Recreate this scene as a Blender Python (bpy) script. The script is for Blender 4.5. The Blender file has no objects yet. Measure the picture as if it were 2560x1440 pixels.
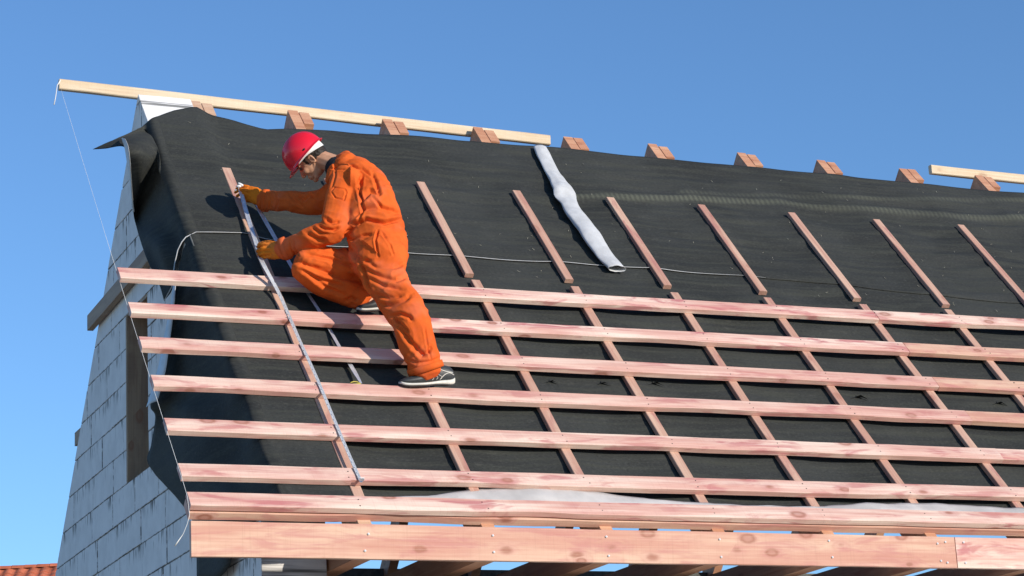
import bpy, bmesh, math, random
import numpy as np
from mathutils import Vector, Matrix, noise

# ------------------------------------------------------------------ camera
scene = bpy.context.scene
COL = scene.collection
YAW, PIT, ROL, FPX, TH = 0.4192202847, 0.2707040797, -0.0538861907, 5685.0448, 0.8406992593
CT, ST = math.cos(TH), math.sin(TH)
_cy, _sy, _cp, _sp = math.cos(YAW), math.sin(YAW), math.cos(PIT), math.sin(PIT)
FW = np.array([_sy*_cp, _cy*_cp, _sp])
_r = np.array([_cy, -_sy, 0.0]); _u = np.cross(_r, FW)
CR = math.cos(ROL)*_r + math.sin(ROL)*_u
CU = -math.sin(ROL)*_r + math.cos(ROL)*_u
CAM = np.array([-3.19535332, -11.52225338, -2.26421301])
cd = bpy.data.cameras.new("camera"); cam = bpy.data.objects.new("camera", cd); COL.objects.link(cam)
cd.sensor_width = 36; cd.lens = FPX/2560*36; cd.clip_start = 0.1; cd.clip_end = 5000
M = Matrix.Identity(4)
for i in range(3):
    M[i][0] = CR[i]; M[i][1] = CU[i]; M[i][2] = -FW[i]; M[i][3] = CAM[i]
cam.matrix_world = M
scene.camera = cam

# ------------------------------------------------------------------ light
SUN = np.array([0.455, -0.84, 0.275]); SUN /= np.linalg.norm(SUN)
w = bpy.data.worlds.new("World"); scene.world = w; w.use_nodes = True
nt = w.node_tree; nt.nodes.clear()
sky = nt.nodes.new('ShaderNodeTexSky'); sky.sky_type = 'NISHITA'; sky.sun_disc = False
sky.sun_elevation = math.asin(SUN[2]); sky.sun_rotation = math.atan2(SUN[0], SUN[1])
sky.air_density = 1.0; sky.dust_density = 0.05; sky.ozone_density = 5.5; sky.altitude = 200
bg = nt.nodes.new('ShaderNodeBackground'); bg.inputs['Strength'].default_value = 0.15
wo = nt.nodes.new('ShaderNodeOutputWorld')
nt.links.new(sky.outputs[0], bg.inputs[0]); nt.links.new(bg.outputs[0], wo.inputs[0])
sl = bpy.data.lights.new("sun", 'SUN'); sl.energy = 3.8; sl.angle = math.radians(0.5); sl.color = (1.0, 0.90, 0.78)
so = bpy.data.objects.new("sun", sl); COL.objects.link(so); so.location = (10, -20, 20)
so.rotation_euler = Vector(SUN.tolist()).to_track_quat('Z', 'Y').to_euler()
vs = scene.view_settings
vs.view_transform = 'Standard'; vs.look = 'None'; vs.exposure = 0.33; vs.gamma = 1.0; vs.use_curve_mapping = False

# ------------------------------------------------------------------ helpers
def ray(px, py): return CR*(px-1280)/FPX - CU*(py-720)/FPX + FW
def at_depth(px, py, d): return CAM + ray(px, py)*d
def at_plane(px, py, n, d0):
    n = np.array(n, float); r = ray(px, py); return CAM + r*((d0-n@CAM)/(n@r))
def at_x(px, py, x): return at_plane(px, py, (1, 0, 0), x)
def at_y(px, py, y): return at_plane(px, py, (0, 1, 0), y)
def uv_of(px, py, h=-.06):
    P = at_plane(px, py, (0, -ST, CT), h); return P[0], P[1]*CT+P[2]*ST
def W(u, v, h): return np.array([u, v*CT-h*ST, v*ST+h*CT])
def pix(P):
    d = np.asarray(P)-CAM; wz = d@FW
    return 1280+FPX*(d@CR)/wz, 720-FPX*(d@CU)/wz
WORLD = {}
def link(o, parent=None, M=None):
    COL.objects.link(o)
    M = M or Matrix.Identity(4)
    WORLD[o.name] = M
    if parent is not None:
        o.parent = parent; o.matrix_local = WORLD[parent.name].inverted() @ M
    else: o.matrix_world = M
    return o
def tag(o, label=None, cat=None, group=None, kind=None):
    if label: o['label'] = label
    if cat: o['category'] = cat
    if group: o['group'] = group
    if kind: o['kind'] = kind
    return o
def empty(name, loc, *t, **k):
    o = bpy.data.objects.new(name, None); o.empty_display_size = .2
    link(o, None, Matrix.Translation(Vector([float(x) for x in loc])))
    return tag(o, *t, **k)
def mesh_obj(name, vs, fs, mat, parent=None, M=None, smooth=False, base=None):
    me = bpy.data.meshes.new(name)
    me.from_pydata([tuple(map(float, v)) for v in vs], [], fs)
    if mat is not None:
        for m in (mat if isinstance(mat, (list, tuple)) else [mat]): me.materials.append(m)
    if smooth: me.polygons.foreach_set('use_smooth', [True]*len(me.polygons))
    me.update()
    o = bpy.data.objects.new(name, me)
    return link(o, parent, M)
def fix_normals(me):
    bm = bmesh.new(); bm.from_mesh(me); bmesh.ops.recalc_face_normals(bm, faces=bm.faces); bm.to_mesh(me); bm.free()
def axes(o, x, y, z):
    m = Matrix.Identity(4)
    for i in range(3): m[i][0], m[i][1], m[i][2], m[i][3] = float(x[i]), float(y[i]), float(z[i]), float(o[i])
    return m
def plank(name, mat, parent, p0, p1, up, wid, thk, seed=0, seg=.15, wob=.0015, wane=0., cham=.002, label=None, skew0=0, skew1=0, cut=None, crown=0.0):
    """board from p0 to p1; its top face has normal `up`; wid is measured from the p0-p1 line towards up x dir, thk below the top face"""
    p0, p1, up = map(lambda a: np.array(a, float), (p0, p1, up))
    L = np.linalg.norm(p1-p0); x = (p1-p0)/L; z = up-(up@x)*x; z /= np.linalg.norm(z); y = np.cross(z, x)
    n = max(1, int(L/seg)); c = cham
    sec = [(c, 0), (wid*.42, crown), (wid-c, 0), (wid, -c), (wid, -thk+c), (wid-c, -thk), (c, -thk), (0, -thk+c), (0, -c)]
    verts, faces = [], []
    for i in range(n+1):
        s = i/n
        for k, (a, b) in enumerate(sec):
            xx = s*L
            xx += (1-s)*skew0*a + s*skew1*a
            q = Vector((xx*1.1, seed*7.3+a*3, b*5))
            da = wob*noise.noise(q*2.0)*1.6 + wob*.7*noise.noise(q*9)
            db = wob*.8*noise.noise(q*2.3+Vector((9, 3, 1)))
            if wane and a < wid*.5:
                da += wane*max(0, noise.noise(Vector((xx*1.3, seed*3.1, 0)))-.05)*2.2
            bow = .004*noise.noise(Vector((xx*.35, seed*11.7, 4)))*min(1, L/2)
            verts.append((xx, a+da+bow, b+db))
    for i in range(n):
        for k in range(9):
            a, b = i*9+k, i*9+(k+1) % 9
            faces.append((a, b, b+9, a+9))
    faces.append(tuple(range(9))[::-1]); faces.append(tuple(range(n*9, n*9+9)))
    o = mesh_obj(name, verts, faces, mat, parent, axes(p0, x, y, z))
    fix_normals(o.data)
    if label: o['label'] = label
    return o
def box(name, mat, parent, lo, hi, cham=0.0, label=None):
    lo = np.array(lo, float); hi = np.array(hi, float)
    o = plank(name, mat, parent, (lo[0], lo[1], hi[2]), (hi[0], lo[1], hi[2]), (0, 0, 1), hi[1]-lo[1], hi[2]-lo[2], seg=99, wob=0, cham=max(cham, .001))
    if label: o['label'] = label
    return o
def catmull(P, t):
    P = np.asarray(P, float); n = len(P)-1; t = min(max(t, 0), n-1e-9); i = int(t); f = t-i
    p0 = P[max(i-1, 0)]; p1 = P[i]; p2 = P[i+1]; p3 = P[min(i+2, n)]
    return .5*((2*p1)+(-p0+p2)*f+(2*p0-5*p1+4*p2-p3)*f*f+(-p0+3*p1-3*p2+p3)*f**3)
def tube_mesh(pts, r, n=8, cap=True):
    pts = [np.array(p, float) for p in pts]; R = r if hasattr(r, '__len__') else [r]*len(pts)
    V, Fc = [], []; a = None
    for i, p in enumerate(pts):
        t = pts[min(i+1, len(pts)-1)]-pts[max(i-1, 0)]; t /= (np.linalg.norm(t)+1e-12)
        if a is None:
            a = np.cross(t, (0, 0, 1.)); a = a if np.linalg.norm(a) > .1 else np.cross(t, (1., 0, 0))
        a = a-(a@t)*t; a /= np.linalg.norm(a); b = np.cross(t, a)
        for k in range(n):
            q = 2*math.pi*k/n; V.append(p+R[i]*(math.cos(q)*a+math.sin(q)*b))
    for i in range(len(pts)-1):
        for k in range(n):
            k2 = (k+1) % n; Fc.append((i*n+k, i*n+k2, (i+1)*n+k2, (i+1)*n+k))
    if cap: Fc.append(tuple(range(n))[::-1]); m = (len(pts)-1)*n; Fc.append(tuple(range(m, m+n)))
    return V, Fc
def grid_faces(nr, nc, off=0):
    return [(off+i*nc+j, off+i*nc+j+1, off+(i+1)*nc+j+1, off+(i+1)*nc+j) for i in range(nr-1) for j in range(nc-1)]

# ------------------------------------------------------------------ materials
class NB:
    def __init__(s, name):
        s.m = bpy.data.materials.new(name); s.m.use_nodes = True; s.t = s.m.node_tree; s.t.nodes.clear()
        s.out = s.n('ShaderNodeOutputMaterial'); s.b = s.n('ShaderNodeBsdfPrincipled'); s.l(s.b.outputs[0], s.out.inputs[0])
    def n(s, typ, **k):
        nd = s.t.nodes.new(typ)
        for a, b in k.items(): setattr(nd, a, b)
        return nd
    def l(s, a, b): s.t.links.new(a, b)
    def set(s, sock, v):
        if hasattr(v, 'links') or isinstance(v, bpy.types.NodeSocket): s.l(v, sock)
        else: sock.default_value = v
    def math(s, op, a, b=0.0, c=None, clamp=False):
        n = s.n('ShaderNodeMath', operation=op, use_clamp=clamp); s.set(n.inputs[0], a); s.set(n.inputs[1], b)
        if c is not None: s.set(n.inputs[2], c)
        return n.outputs[0]
    def vm(s, op, a, b):
        n = s.n('ShaderNodeVectorMath', operation=op); s.set(n.inputs[0], a); s.set(n.inputs[1], b); return n.outputs[0]
    def mix(s, f, a, b, blend='MIX'):
        n = s.n('ShaderNodeMix', data_type='RGBA', blend_type=blend); n.clamp_factor = True
        s.set(n.inputs[0], f)
        for i, v in ((6, a), (7, b)):
            s.set(n.inputs[i], v if isinstance(v, bpy.types.NodeSocket) else (*v[:3], 1.0))
        return n.outputs[2]
    def noise(s, vec, scale=1.0, detail=3.0, rough=.55, dist=0.0):
        n = s.n('ShaderNodeTexNoise'); s.l(vec, n.inputs['Vector']); n.inputs['Scale'].default_value = scale
        n.inputs['Detail'].default_value = detail; n.inputs['Roughness'].default_value = rough; n.inputs['Distortion'].default_value = dist
        return n.outputs[0]
    def ramp(s, v, a, b, lo=0.0, hi=1.0):
        n = s.n('ShaderNodeMapRange', interpolation_type='SMOOTHSTEP'); s.set(n.inputs[0], v)
        n.inputs[1].default_value = a; n.inputs[2].default_value = b; n.inputs[3].default_value = lo; n.inputs[4].default_value = hi
        return n.outputs[0]
    def bump(s, h, strength=.3, dist=.002):
        n = s.n('ShaderNodeBump'); s.l(h, n.inputs['Height']); n.inputs['Strength'].default_value = strength; n.inputs['Distance'].default_value = dist
        s.l(n.outputs[0], s.b.inputs['Normal'])
    def obj(s, rnd=True):
        tc = s.n('ShaderNodeTexCoord'); v = tc.outputs['Object']
        if rnd:
            oi = s.n('ShaderNodeObjectInfo'); cb = s.n('ShaderNodeCombineXYZ')
            s.rnd = oi.outputs['Random']
            s.l(s.math('MULTIPLY', s.rnd, 71.0), cb.inputs[0]); s.l(s.math('MULTIPLY', s.rnd, 37.0), cb.inputs[1]); s.l(s.math('MULTIPLY', s.rnd, 13.0), cb.inputs[2])
            v = s.vm('ADD', v, cb.outputs[0])
        return v
    def scalev(s, v, k): return s.vm('MULTIPLY', v, k)

def wood(name, pale, deep, stain, knot=(.27, .09, .045), amount=1.0, knots=1.0, rough=.62):
    b = NB(name); v = b.obj()
    rnd = b.rnd
    # knots: sparse cells, stretched along the board
    vk = b.scalev(v, (4.6, 8.5, 8.5))
    vo = b.n('ShaderNodeTexVoronoi', feature='F1'); b.l(vk, vo.inputs['Vector']); vo.inputs['Scale'].default_value = 1.0
    dist = vo.outputs['Distance']
    sep = b.n('ShaderNodeSeparateColor'); b.l(vo.outputs['Color'], sep.inputs[0])
    has = b.math('GREATER_THAN', sep.outputs[0], .45)
    size = b.math('MULTIPLY_ADD', sep.outputs[1], .12, .12)
    rel = b.math('ADD', b.math('DIVIDE', dist, size), b.math('MULTIPLY', b.noise(b.scalev(v, (30, 60, 60)), 1.0, 2.0), .35))
    kn = b.math('MULTIPLY', b.math('MULTIPLY', b.math('MULTIPLY', b.ramp(rel, .9, 1.5, 1.0, 0.0), b.math('MULTIPLY_ADD', b.ramp(rel, .45, 1.05), .55, .45)), has), knots)
    halo = b.math('MULTIPLY', b.math('MULTIPLY', b.ramp(dist, .1, .5, 1.0, 0.0), has), knots)
    # grain rings bend round the knots
    warp = b.noise(b.scalev(v, (.7, 5, 5)), 1.0, 2.0)
    sx = b.n('ShaderNodeSeparateXYZ'); b.l(v, sx.inputs[0])
    rad = b.math('ADD', b.math('MULTIPLY', sx.outputs[1], 60.0), b.math('MULTIPLY', sx.outputs[2], 35.0))
    rad = b.math('ADD', rad, b.math('MULTIPLY', warp, 26.0)); rad = b.math('ADD', rad, b.math('MULTIPLY', halo, 9.0))
    ring = b.math('MULTIPLY_ADD', b.math('SINE', rad), .5, .5)
    ring = b.math('POWER', ring, 2.2)
    fine = b.noise(b.scalev(v, (3.0, 160, 160)), 1.0, 3.0, .6)
    tone = b.noise(b.scalev(v, (.9, 9, 9)), 1.0, 3.0, .6)
    blot = b.noise(b.scalev(v, (2.2, 11, 11)), 1.0, 4.0, .6, .6)
    col = b.mix(b.ramp(tone, .38, .62), pale, deep)
    stainf = b.math('MULTIPLY', b.ramp(blot, .51, .64), .85*amount)
    col = b.mix(stainf, col, stain)
    whole = b.math('MULTIPLY', b.ramp(rnd, .2, 1.0), .35*amount)
    col = b.mix(whole, col, deep)
    col = b.mix(b.math('MULTIPLY', ring, .30), col, deep)
    col = b.mix(b.math('MULTIPLY', b.ramp(fine, .5, .85), .30), col, (deep[0]*.55, deep[1]*.45, deep[2]*.45))
    col = b.mix(b.math('MULTIPLY', halo, .45), col, stain)
    col = b.mix(b.math('MULTIPLY', kn, .8), col, knot)
    lines = b.noise(b.scalev(v, (1.1, 75, 75)), 1.0, 4.0, .7, .25)
    col = b.mix(b.math('MULTIPLY', b.ramp(lines, .50, .68), .42), col, (deep[0]*.80, deep[1]*.62, deep[2]*.58))
    col = b.mix(b.math('MULTIPLY', b.ramp(lines, .47, .33), .35), col, (min(.9, pale[0]*1.05), min(.9, pale[1]*1.1), min(.9, pale[2]*1.12)))
    # saw marks across the board
    saw = b.noise(b.scalev(v, (170, 4, 4)), 1.0, 2.0)
    col = b.mix(b.math('MULTIPLY', b.ramp(saw, .5, .8), .16), col, (deep[0]*.5, deep[1]*.4, deep[2]*.4))
    r2 = b.math('FRACT', b.math('MULTIPLY', rnd, 7.31))
    col = b.mix(b.math('MULTIPLY', r2, .20), col, (deep[0]*.90, deep[1]*.95, deep[2]*.88))
    blk = b.noise(b.scalev(v, (5.0, 22, 22)), 1.0, 5.0, .7)
    col = b.mix(b.math('MULTIPLY', b.ramp(blk, .56, .74), .30), col, (deep[0]*.72, deep[1]*.55, deep[2]*.50))
    b.l(col, b.b.inputs['Base Color']); b.b.inputs['Roughness'].default_value = rough
    b.b.inputs['Specular IOR Level'].default_value = .25
    h = b.math('ADD', b.math('ADD', b.math('MULTIPLY', fine, .7), b.math('MULTIPLY', saw, .35)), b.math('MULTIPLY', ring, .3))
    b.bump(h, .55, .0016)
    return b.m
M_PINK = wood('pink_pine', (.83, .67, .55), (.65, .37, .30), (.44, .11, .13))
M_PINK2 = wood('pink_pine_board', (.71, .49, .35), (.58, .30, .22), (.48, .17, .17), amount=.75)
M_CB = wood('brown_pine', (.62, .42, .31), (.48, .27, .20), (.40, .16, .15), amount=.9, knots=.5)
M_RAFT = wood('rafter_pine', (.64, .37, .23), (.50, .24, .14), (.38, .15, .09), amount=.7, knots=.6)
M_PALE = wood('pale_pine', (.74, .64, .48), (.64, .50, .34), (.62, .42, .22), amount=.35, knots=.7)
M_PALE2 = wood('tan_pine', (.66, .48, .34), (.56, .36, .24), (.45, .25, .15), amount=.4, knots=.5)
M_BROWN = wood('weathered_board', (.40, .28, .18), (.30, .20, .13), (.22, .13, .09), amount=.6, knots=.6)

def plain(name, col, rough=.6, metal=0.0, spec=.5, nz=0.0, nscale=20, bump=0.0):
    b = NB(name); v = b.obj()
    if nz:
        f = b.noise(v, nscale, 4.0)
        c = b.mix(b.ramp(f, .3, .7), [x*(1-nz) for x in col], [min(1, x*(1+nz)) for x in col]); b.l(c, b.b.inputs['Base Color'])
        if bump: b.bump(f, bump, .002)
    else: b.b.inputs['Base Color'].default_value = (*col, 1)
    b.b.inputs['Roughness'].default_value = rough; b.b.inputs['Metallic'].default_value = metal
    b.b.inputs['Specular IOR Level'].default_value = spec
    return b.m
def membrane_mat(name, col, green, rough=.82):
    b = NB(name); v = b.obj(False)
    tc = b.n('ShaderNodeUVMap'); tc.uv_map = 'uv'
    uv = tc.outputs[0]
    big = b.noise(uv, 1.3, 4.0, .6)
    streak = b.noise(b.scalev(uv, (1.1, 20, 1)), 1.0, 4.0, .6)
    dust = b.noise(b.scalev(uv, (9, 14, 1)), 1.0, 6.0, .7)
    weave = b.noise(b.scalev(uv, (260, 260, 1)), 1.0, 2.0)
    c = b.mix(b.ramp(big, .35, .65), col, [x*1.5 for x in col])
    c = b.mix(b.math('MULTIPLY', b.ramp(streak, .42, .68), .7), c, green)
    c = b.mix(b.math('MULTIPLY', b.ramp(dust, .54, .80), .30), c, (.12, .12, .105))
    speck = b.noise(b.scalev(uv, (46, 80, 1)), 1.0, 4.0, .75)
    c = b.mix(b.math('MULTIPLY', b.ramp(speck, .50, .70), .42), c, (.080, .083, .075))
    c = b.mix(b.math('MULTIPLY', b.ramp(speck, .46, .32), .5), c, [x*.5 for x in col])
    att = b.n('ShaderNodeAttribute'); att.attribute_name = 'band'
    # pale bands paint in light passing through the lifted sheet, over its reinforcing grid
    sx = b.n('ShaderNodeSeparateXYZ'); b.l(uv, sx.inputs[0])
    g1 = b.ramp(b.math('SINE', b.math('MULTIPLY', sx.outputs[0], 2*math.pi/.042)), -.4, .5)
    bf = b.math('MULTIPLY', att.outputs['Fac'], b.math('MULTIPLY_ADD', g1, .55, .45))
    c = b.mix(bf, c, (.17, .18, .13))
    b.l(c, b.b.inputs['Base Color']); b.b.inputs['Roughness'].default_value = rough
    b.b.inputs['Specular IOR Level'].default_value = .16
    b.bump(b.math('ADD', weave, b.math('MULTIPLY', dust, .8)), .5, .0015)
    return b.m
M_MEM = membrane_mat('black_membrane', (.026, .028, .027), (.048, .051, .042))
M_FILM = plain('silver_film', (.52, .53, .535), .6, 0, .3, .09, 14, .5)
M_EFILM = plain('eave_film', (.50, .475, .45), .55, 0, .4, .14, 5, .3)
M_LIP = plain('film_underside', (.50, .56, .62), .5, 0, .4, .1, 14, .2)
M_WHITE = plain('white_plastic', (.8, .8, .78), .4)
M_STRING = plain('white_cord', (.75, .74, .70), .8)
M_STEEL = plain('tape_steel', (.70, .74, .80), .34, .6, .5, .12, 30)
M_TAPE = plain('tape_paint', (.66, .69, .71), .38, .45, .5, .1, 60)
M_INK = plain('tape_ink', (.46, .47, .49), .6)
M_NAIL = plain('zinc_nail', (.85, .85, .83), .35, .3)
M_NAILD = plain('dark_nail', (.07, .055, .05), .6, .4)

def aac_mat(name, base):
    b = NB(name); tc = b.n('ShaderNodeTexCoord'); v = b.obj()
    f = b.noise(v, 6.0, 5.0, .6); pores = b.noise(v, 190.0, 2.0)
    g = b.n('ShaderNodeSeparateXYZ'); b.l(tc.outputs['Object'], g.inputs[0])
    c = b.mix(b.ramp(f, .3, .75), base, [x*.86 for x in base])
    # mortar squeezed out of the joints and run down the face: object z runs 0 (bottom) to .24 (top)
    runs = b.noise(b.scalev(v, (1, 26, 3.2)), 1.0, 3.0, .65)
    patch = b.noise(b.scalev(v, (1, 3.4, 3.0)), 1.0, 2.0)
    top = b.ramp(g.outputs[2], .12, .236)
    thr = b.math('MULTIPLY', b.ramp(b.math('ADD', runs, b.math('MULTIPLY', patch, .65)), .88, .98), b.math('POWER', top, .8))
    edge = b.math('MAXIMUM', b.ramp(g.outputs[2], .010, .002), b.ramp(g.outputs[2], .226, .235))
    edge = b.math('MULTIPLY', edge, b.ramp(b.noise(b.scalev(v, (1, 14, 14)), 1.0, 3.0), .40, .60))
    vedge = b.math('MULTIPLY', b.ramp(g.outputs[1], .007, .002), b.ramp(b.noise(b.scalev(v, (1, 8, 22)), 1.0, 3.0), .36, .58))
    m = b.math('MAXIMUM', b.math('MAXIMUM', thr, vedge), b.math('MULTIPLY', edge, .9))
    c = b.mix(b.math('MULTIPLY', m, .9), c, (.10, .105, .10))
    b.l(c, b.b.inputs['Base Color']); b.b.inputs['Roughness'].default_value = .9; b.b.inputs['Specular IOR Level'].default_value = .2
    b.bump(b.math('ADD', pores, b.math('MULTIPLY', m, 1.5)), .35, .002)
    return b.m
M_AAC = aac_mat('aerated_concrete', (.80, .79, .77))
M_MORT = plain('grey_mortar', (.12, .125, .12), .95, 0, .2, .25, 25, .4)
M_TILE = plain('red_clay_tile', (.50, .14, .07), .7, 0, .3, .25, 3, .2)
M_RENDER = plain('cream_render', (.62, .55, .42), .9, 0, .2, .08, 5, .2)
M_GRND = plain('bare_sandy_ground', (.34, .30, .23), .95, 0, .2, .3, .8, .5)
M_GLASS = plain('dark_glass', (.03, .04, .05), .08)

# ------------------------------------------------------------------ setting
GZ = -3.9
me_v = []; N = 24
for i in range(N+1):
    for j in range(N+1):
        a, b_ = (i/N-.5), (j/N-.5)
        x = math.copysign(abs(a*2)**2.2*1500, a); y = math.copysign(abs(b_*2)**2.2*1500, b_)
        me_v.append((x, y, GZ-.02+.05*noise.noise(Vector((x*.1, y*.1, 0)))))
tag(mesh_obj('ground', me_v, grid_faces(N+1, N+1), M_GRND, smooth=True), kind='structure')

# ------------------------------------------------------------------ house under construction
house = empty('house', (.67, .6, GZ), 'unfinished house with pale block gable, black roof membrane and pink timber battens', 'house')
APY, APZ = 3.10, 3.41; TAN = math.tan(TH)
GX0, GX1 = .55, .925
FY = .47                                   # front of the walls
def clip(poly, n, d):                      # keep points with n.p <= d
    out = []
    for i in range(len(poly)):
        a, b_ = poly[i], poly[(i+1) % len(poly)]
        da, db = n[0]*a[0]+n[1]*a[1]-d, n[0]*b_[0]+n[1]*b_[1]-d
        if da <= 0: out.append(a)
        if (da < 0) != (db < 0) and da != db:
            t = da/(da-db); out.append((a[0]+(b_[0]-a[0])*t, a[1]+(b_[1]-a[1])*t))
    return out
def prism(name, poly, x0, x1, mat, parent, cham=.003, org=None):
    cy = sum(p[0] for p in poly)/len(poly); cz = sum(p[1] for p in poly)/len(poly)
    ins = []
    for p in poly:
        L = math.hypot(p[0]-cy, p[1]-cz) or 1; k = 1-cham*1.5/L
        ins.append((cy+(p[0]-cy)*k, cz+(p[1]-cz)*k))
    oy, oz = org or (cy, cz); n = len(poly)
    V = [(x0-x0, a-oy, b_-oz) for a, b_ in ins]+[(x0+cham-x0, a-oy, b_-oz) for a, b_ in poly]+[(x1-x0, a-oy, b_-oz) for a, b_ in poly]
    Fc = [tuple(range(n))]+[(i, (i+1) % n, n+(i+1) % n, n+i) for i in range(n)]+[(n+i, n+(i+1) % n, 2*n+(i+1) % n, 2*n+i) for i in range(n)]+[tuple(range(2*n, 3*n))[::-1]]
    o = mesh_obj(name, V, Fc, mat, parent, Matrix.Translation(Vector((x0, oy, oz)))); fix_normals(o.data); return o
def wall_poly(y0, y1, z0, z1, extra=0.0):
    p = [(y0, z0), (y1, z0), (y1, z1), (y0, z1)]
    p = clip(p, (-TAN, 1), APZ-APY*TAN-extra-(.035 if z1 < 3.15 else 0)); p = clip(p, (TAN, 1), APZ+APY*TAN-extra)
    return p if len(p) > 2 else None
def poly_area(p): return abs(sum(p[i][0]*p[(i+1) % len(p)][1]-p[(i+1) % len(p)][0]*p[i][1] for i in range(len(p))))/2
CH = .2375; Z0 = .73
OY0, OY1, OZ0, OZ1 = 2.90, 3.45, Z0, Z0+5*CH
gw = prism('gable_wall', wall_poly(FY+.004, 5.9, GZ, OZ0-.004, .01), GX0+.006, GX1-.005, M_MORT, house, org=(3.1, GZ))
for (a, b_, z0, z1) in ((FY+.004, OY0-.004, OZ0-.004, OZ1), (OY1+.004, 5.9, OZ0-.004, OZ1), (FY+.004, 5.9, OZ1, 3.5)):
    p = wall_poly(a, b_, z0, z1, .01)
    if p: prism('wall_core', p, GX0+.006, GX1-.005, M_MORT, gw, org=(3.1, z0))
offs = {-1: 2.90, -2: 3.09, -3: 2.95, 0: 3.87, 1: 3.88, -4: 3.3}
offs = {-3: 3.09, -2: 3.12, -1: 3.27, 0: 3.87, 1: 3.58, 2: 3.62+.3, 3: 4.05, 4: 4.30}
rr = random.Random(5)
k = -19
while True:
    z0 = Z0+k*CH; z1 = z0+CH
    if z0 > 3.38: break
    if z1 < -1.2: k += 1; continue
    st = offs.get(k, 3.0+rr.random()*.6) - 6*.62
    y = st
    while y < 6.2:
        y0, y1 = y+.0025, y+.62-.0025
        spans = [(y0, y1)]
        if 0 <= k < 5:
            spans = [(y0, min(y1, OY0)), (max(y0, OY1), y1)]
        for a, b_ in spans:
            a = max(a, FY); b_ = min(b_, 5.9)
            if b_-a < .03: continue
            p = wall_poly(a, b_, z0+.0025, z1-.0025)
            if not p or poly_area(p) < .0015: continue
            dx = rr.uniform(-.0025, .0025)
            prism('block', p, GX0+dx, GX1, M_AAC, gw, org=(a, z0))
        y += .62
    k += 1
# timber round the wall opening
plank('jamb_board', M_BROWN, house, (GX0-.004, OY1-.004, OZ0+.006), (GX0-.004, OY1-.004, OZ1-.01), (0, -1, 0), -.365, .03, seed=3, label='brown timber board lining the far side of the gable opening')
plank('lintel_board', M_BROWN, house, (GX0-.055, 4.42, 2.045), (GX0-.055, 2.66, 2.07), (-1, 0, .0), .115, .045, seed=4, label='brown plank nailed across the gable above the opening')
box('lintel_beam', M_BROWN, house, (GX0+.004, OY0-.12, OZ1-.02), (GX1, OY1+.1, OZ1+.075))
plank('purlin_end', M_BROWN, house, (.60, 4.85, 1.47), (.60, 5.30, 1.47), (0, .3, 1), -.1, .10, seed=9, label='short brown timber end sticking out behind the gable')
# front knee wall beside the corner, back wall
fw = box('front_wall', M_MORT, house, (GX1+.002, FY+.006, GZ), (7.9, FY+.23, -.56))
for r_ in range(3):
    z1 = -.56-r_*CH; x = GX1+.004-(.3 if r_ % 2 else 0)
    while x < 7.9:
        a = max(x, GX1+.004); b_ = min(x+.617, 7.9)
        if b_-a > .05:
            H_, D_, c_ = CH-.004, .235, .003
            L_ = b_-a
            V = [(0, c_, c_), (0, L_-c_, c_), (0, L_-c_, H_-c_), (0, c_, H_-c_)]+[(c_, 0, 0), (c_, L_, 0), (c_, L_, H_), (c_, 0, H_)]+[(D_, 0, 0), (D_, L_, 0), (D_, L_, H_), (D_, 0, H_)]
            Fc = [(0, 1, 2, 3)]+[(i, (i+1) % 4, 4+(i+1) % 4, 4+i) for i in range(4)]+[(4+i, 4+(i+1) % 4, 8+(i+1) % 4, 8+i) for i in range(4)]+[(11, 10, 9, 8)]
            o = mesh_obj('block', V, Fc, M_AAC, fw, axes((b_, FY, z1-CH+.002), (0, 1, 0), (-1, 0, 0), (0, 0, 1))); fix_normals(o.data)
        x += .62
bw = box('back_wall', M_MORT, house, (GX1+.002, 5.65, GZ), (7.9, 5.88, .52))
# rafters, ties
UK = [.937, 1.667, 2.385, 3.104, 3.837, 4.570, 5.343, 6.060, 6.825, 7.56]
RN = (0, -ST, CT)
rd = .17; HB = -.073
for i, u in enumerate(UK):
    s = 10+i
    # front rafter: from the tail to the apex, plumb cut left simple
    def raf(name, u0, u1, y0, y1, front, seed):
        # polygon in (y,z)
        APY = 3.17+APJ*(1 if front else -.6); APZ_ = APY*TAN-.080/CT
        zt = lambda y: (APZ_-(APY-y)*TAN) if front else (APZ_+(APY-y)*TAN)
        dz = rd/CT
        A = [(y0, zt(y0)-0), (y1, zt(y1))]
        if front:
            ya = APY-dz/TAN/2*0
            zc = -.325; yc = (zc+dz-zt(0))/TAN
            p = [(y0, zt(y0)), (APY, zt(APY)), (APY+dz/TAN/2, zt(APY)-dz/2), (yc, zc), (y0, zc)]
        else:
            p = [(y1, zt(y1)), (APY, zt(APY)), (APY-dz/TAN/2, zt(APY)-dz/2), (y1, zt(y1)-dz)]
        return prism(name, p, u0, u1, M_PALE2 if seed == 10 else M_RAFT, house, cham=.003)
    wd = .075
    ju, jz = rr.uniform(-.008, .008), rr.uniform(-.012, .010)
    APJ = rr.uniform(-.012, .014)
    raf('rafter', u+ju, u+ju+wd, -.04, 0, True, s)
    raf('rafter', u+ju+wd+.004+abs(jz)*.5, u+ju+2*wd+.006, 0, 6.15, False, s)
    plank('tie_beam', M_RAFT, house, (u+.004, -.045, -.19), (u+.004, 6.1, -.19), (0, 0, 1), -.10, .148, seed=s, seg=.5)
    if i: plank('collar_beam', M_RAFT, house, (u+wd+.004, 1.75, 1.72), (u+wd+.004, 4.45, 1.72), (0, 0, 1), -.04, .15, seed=s, seg=.8)
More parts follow.
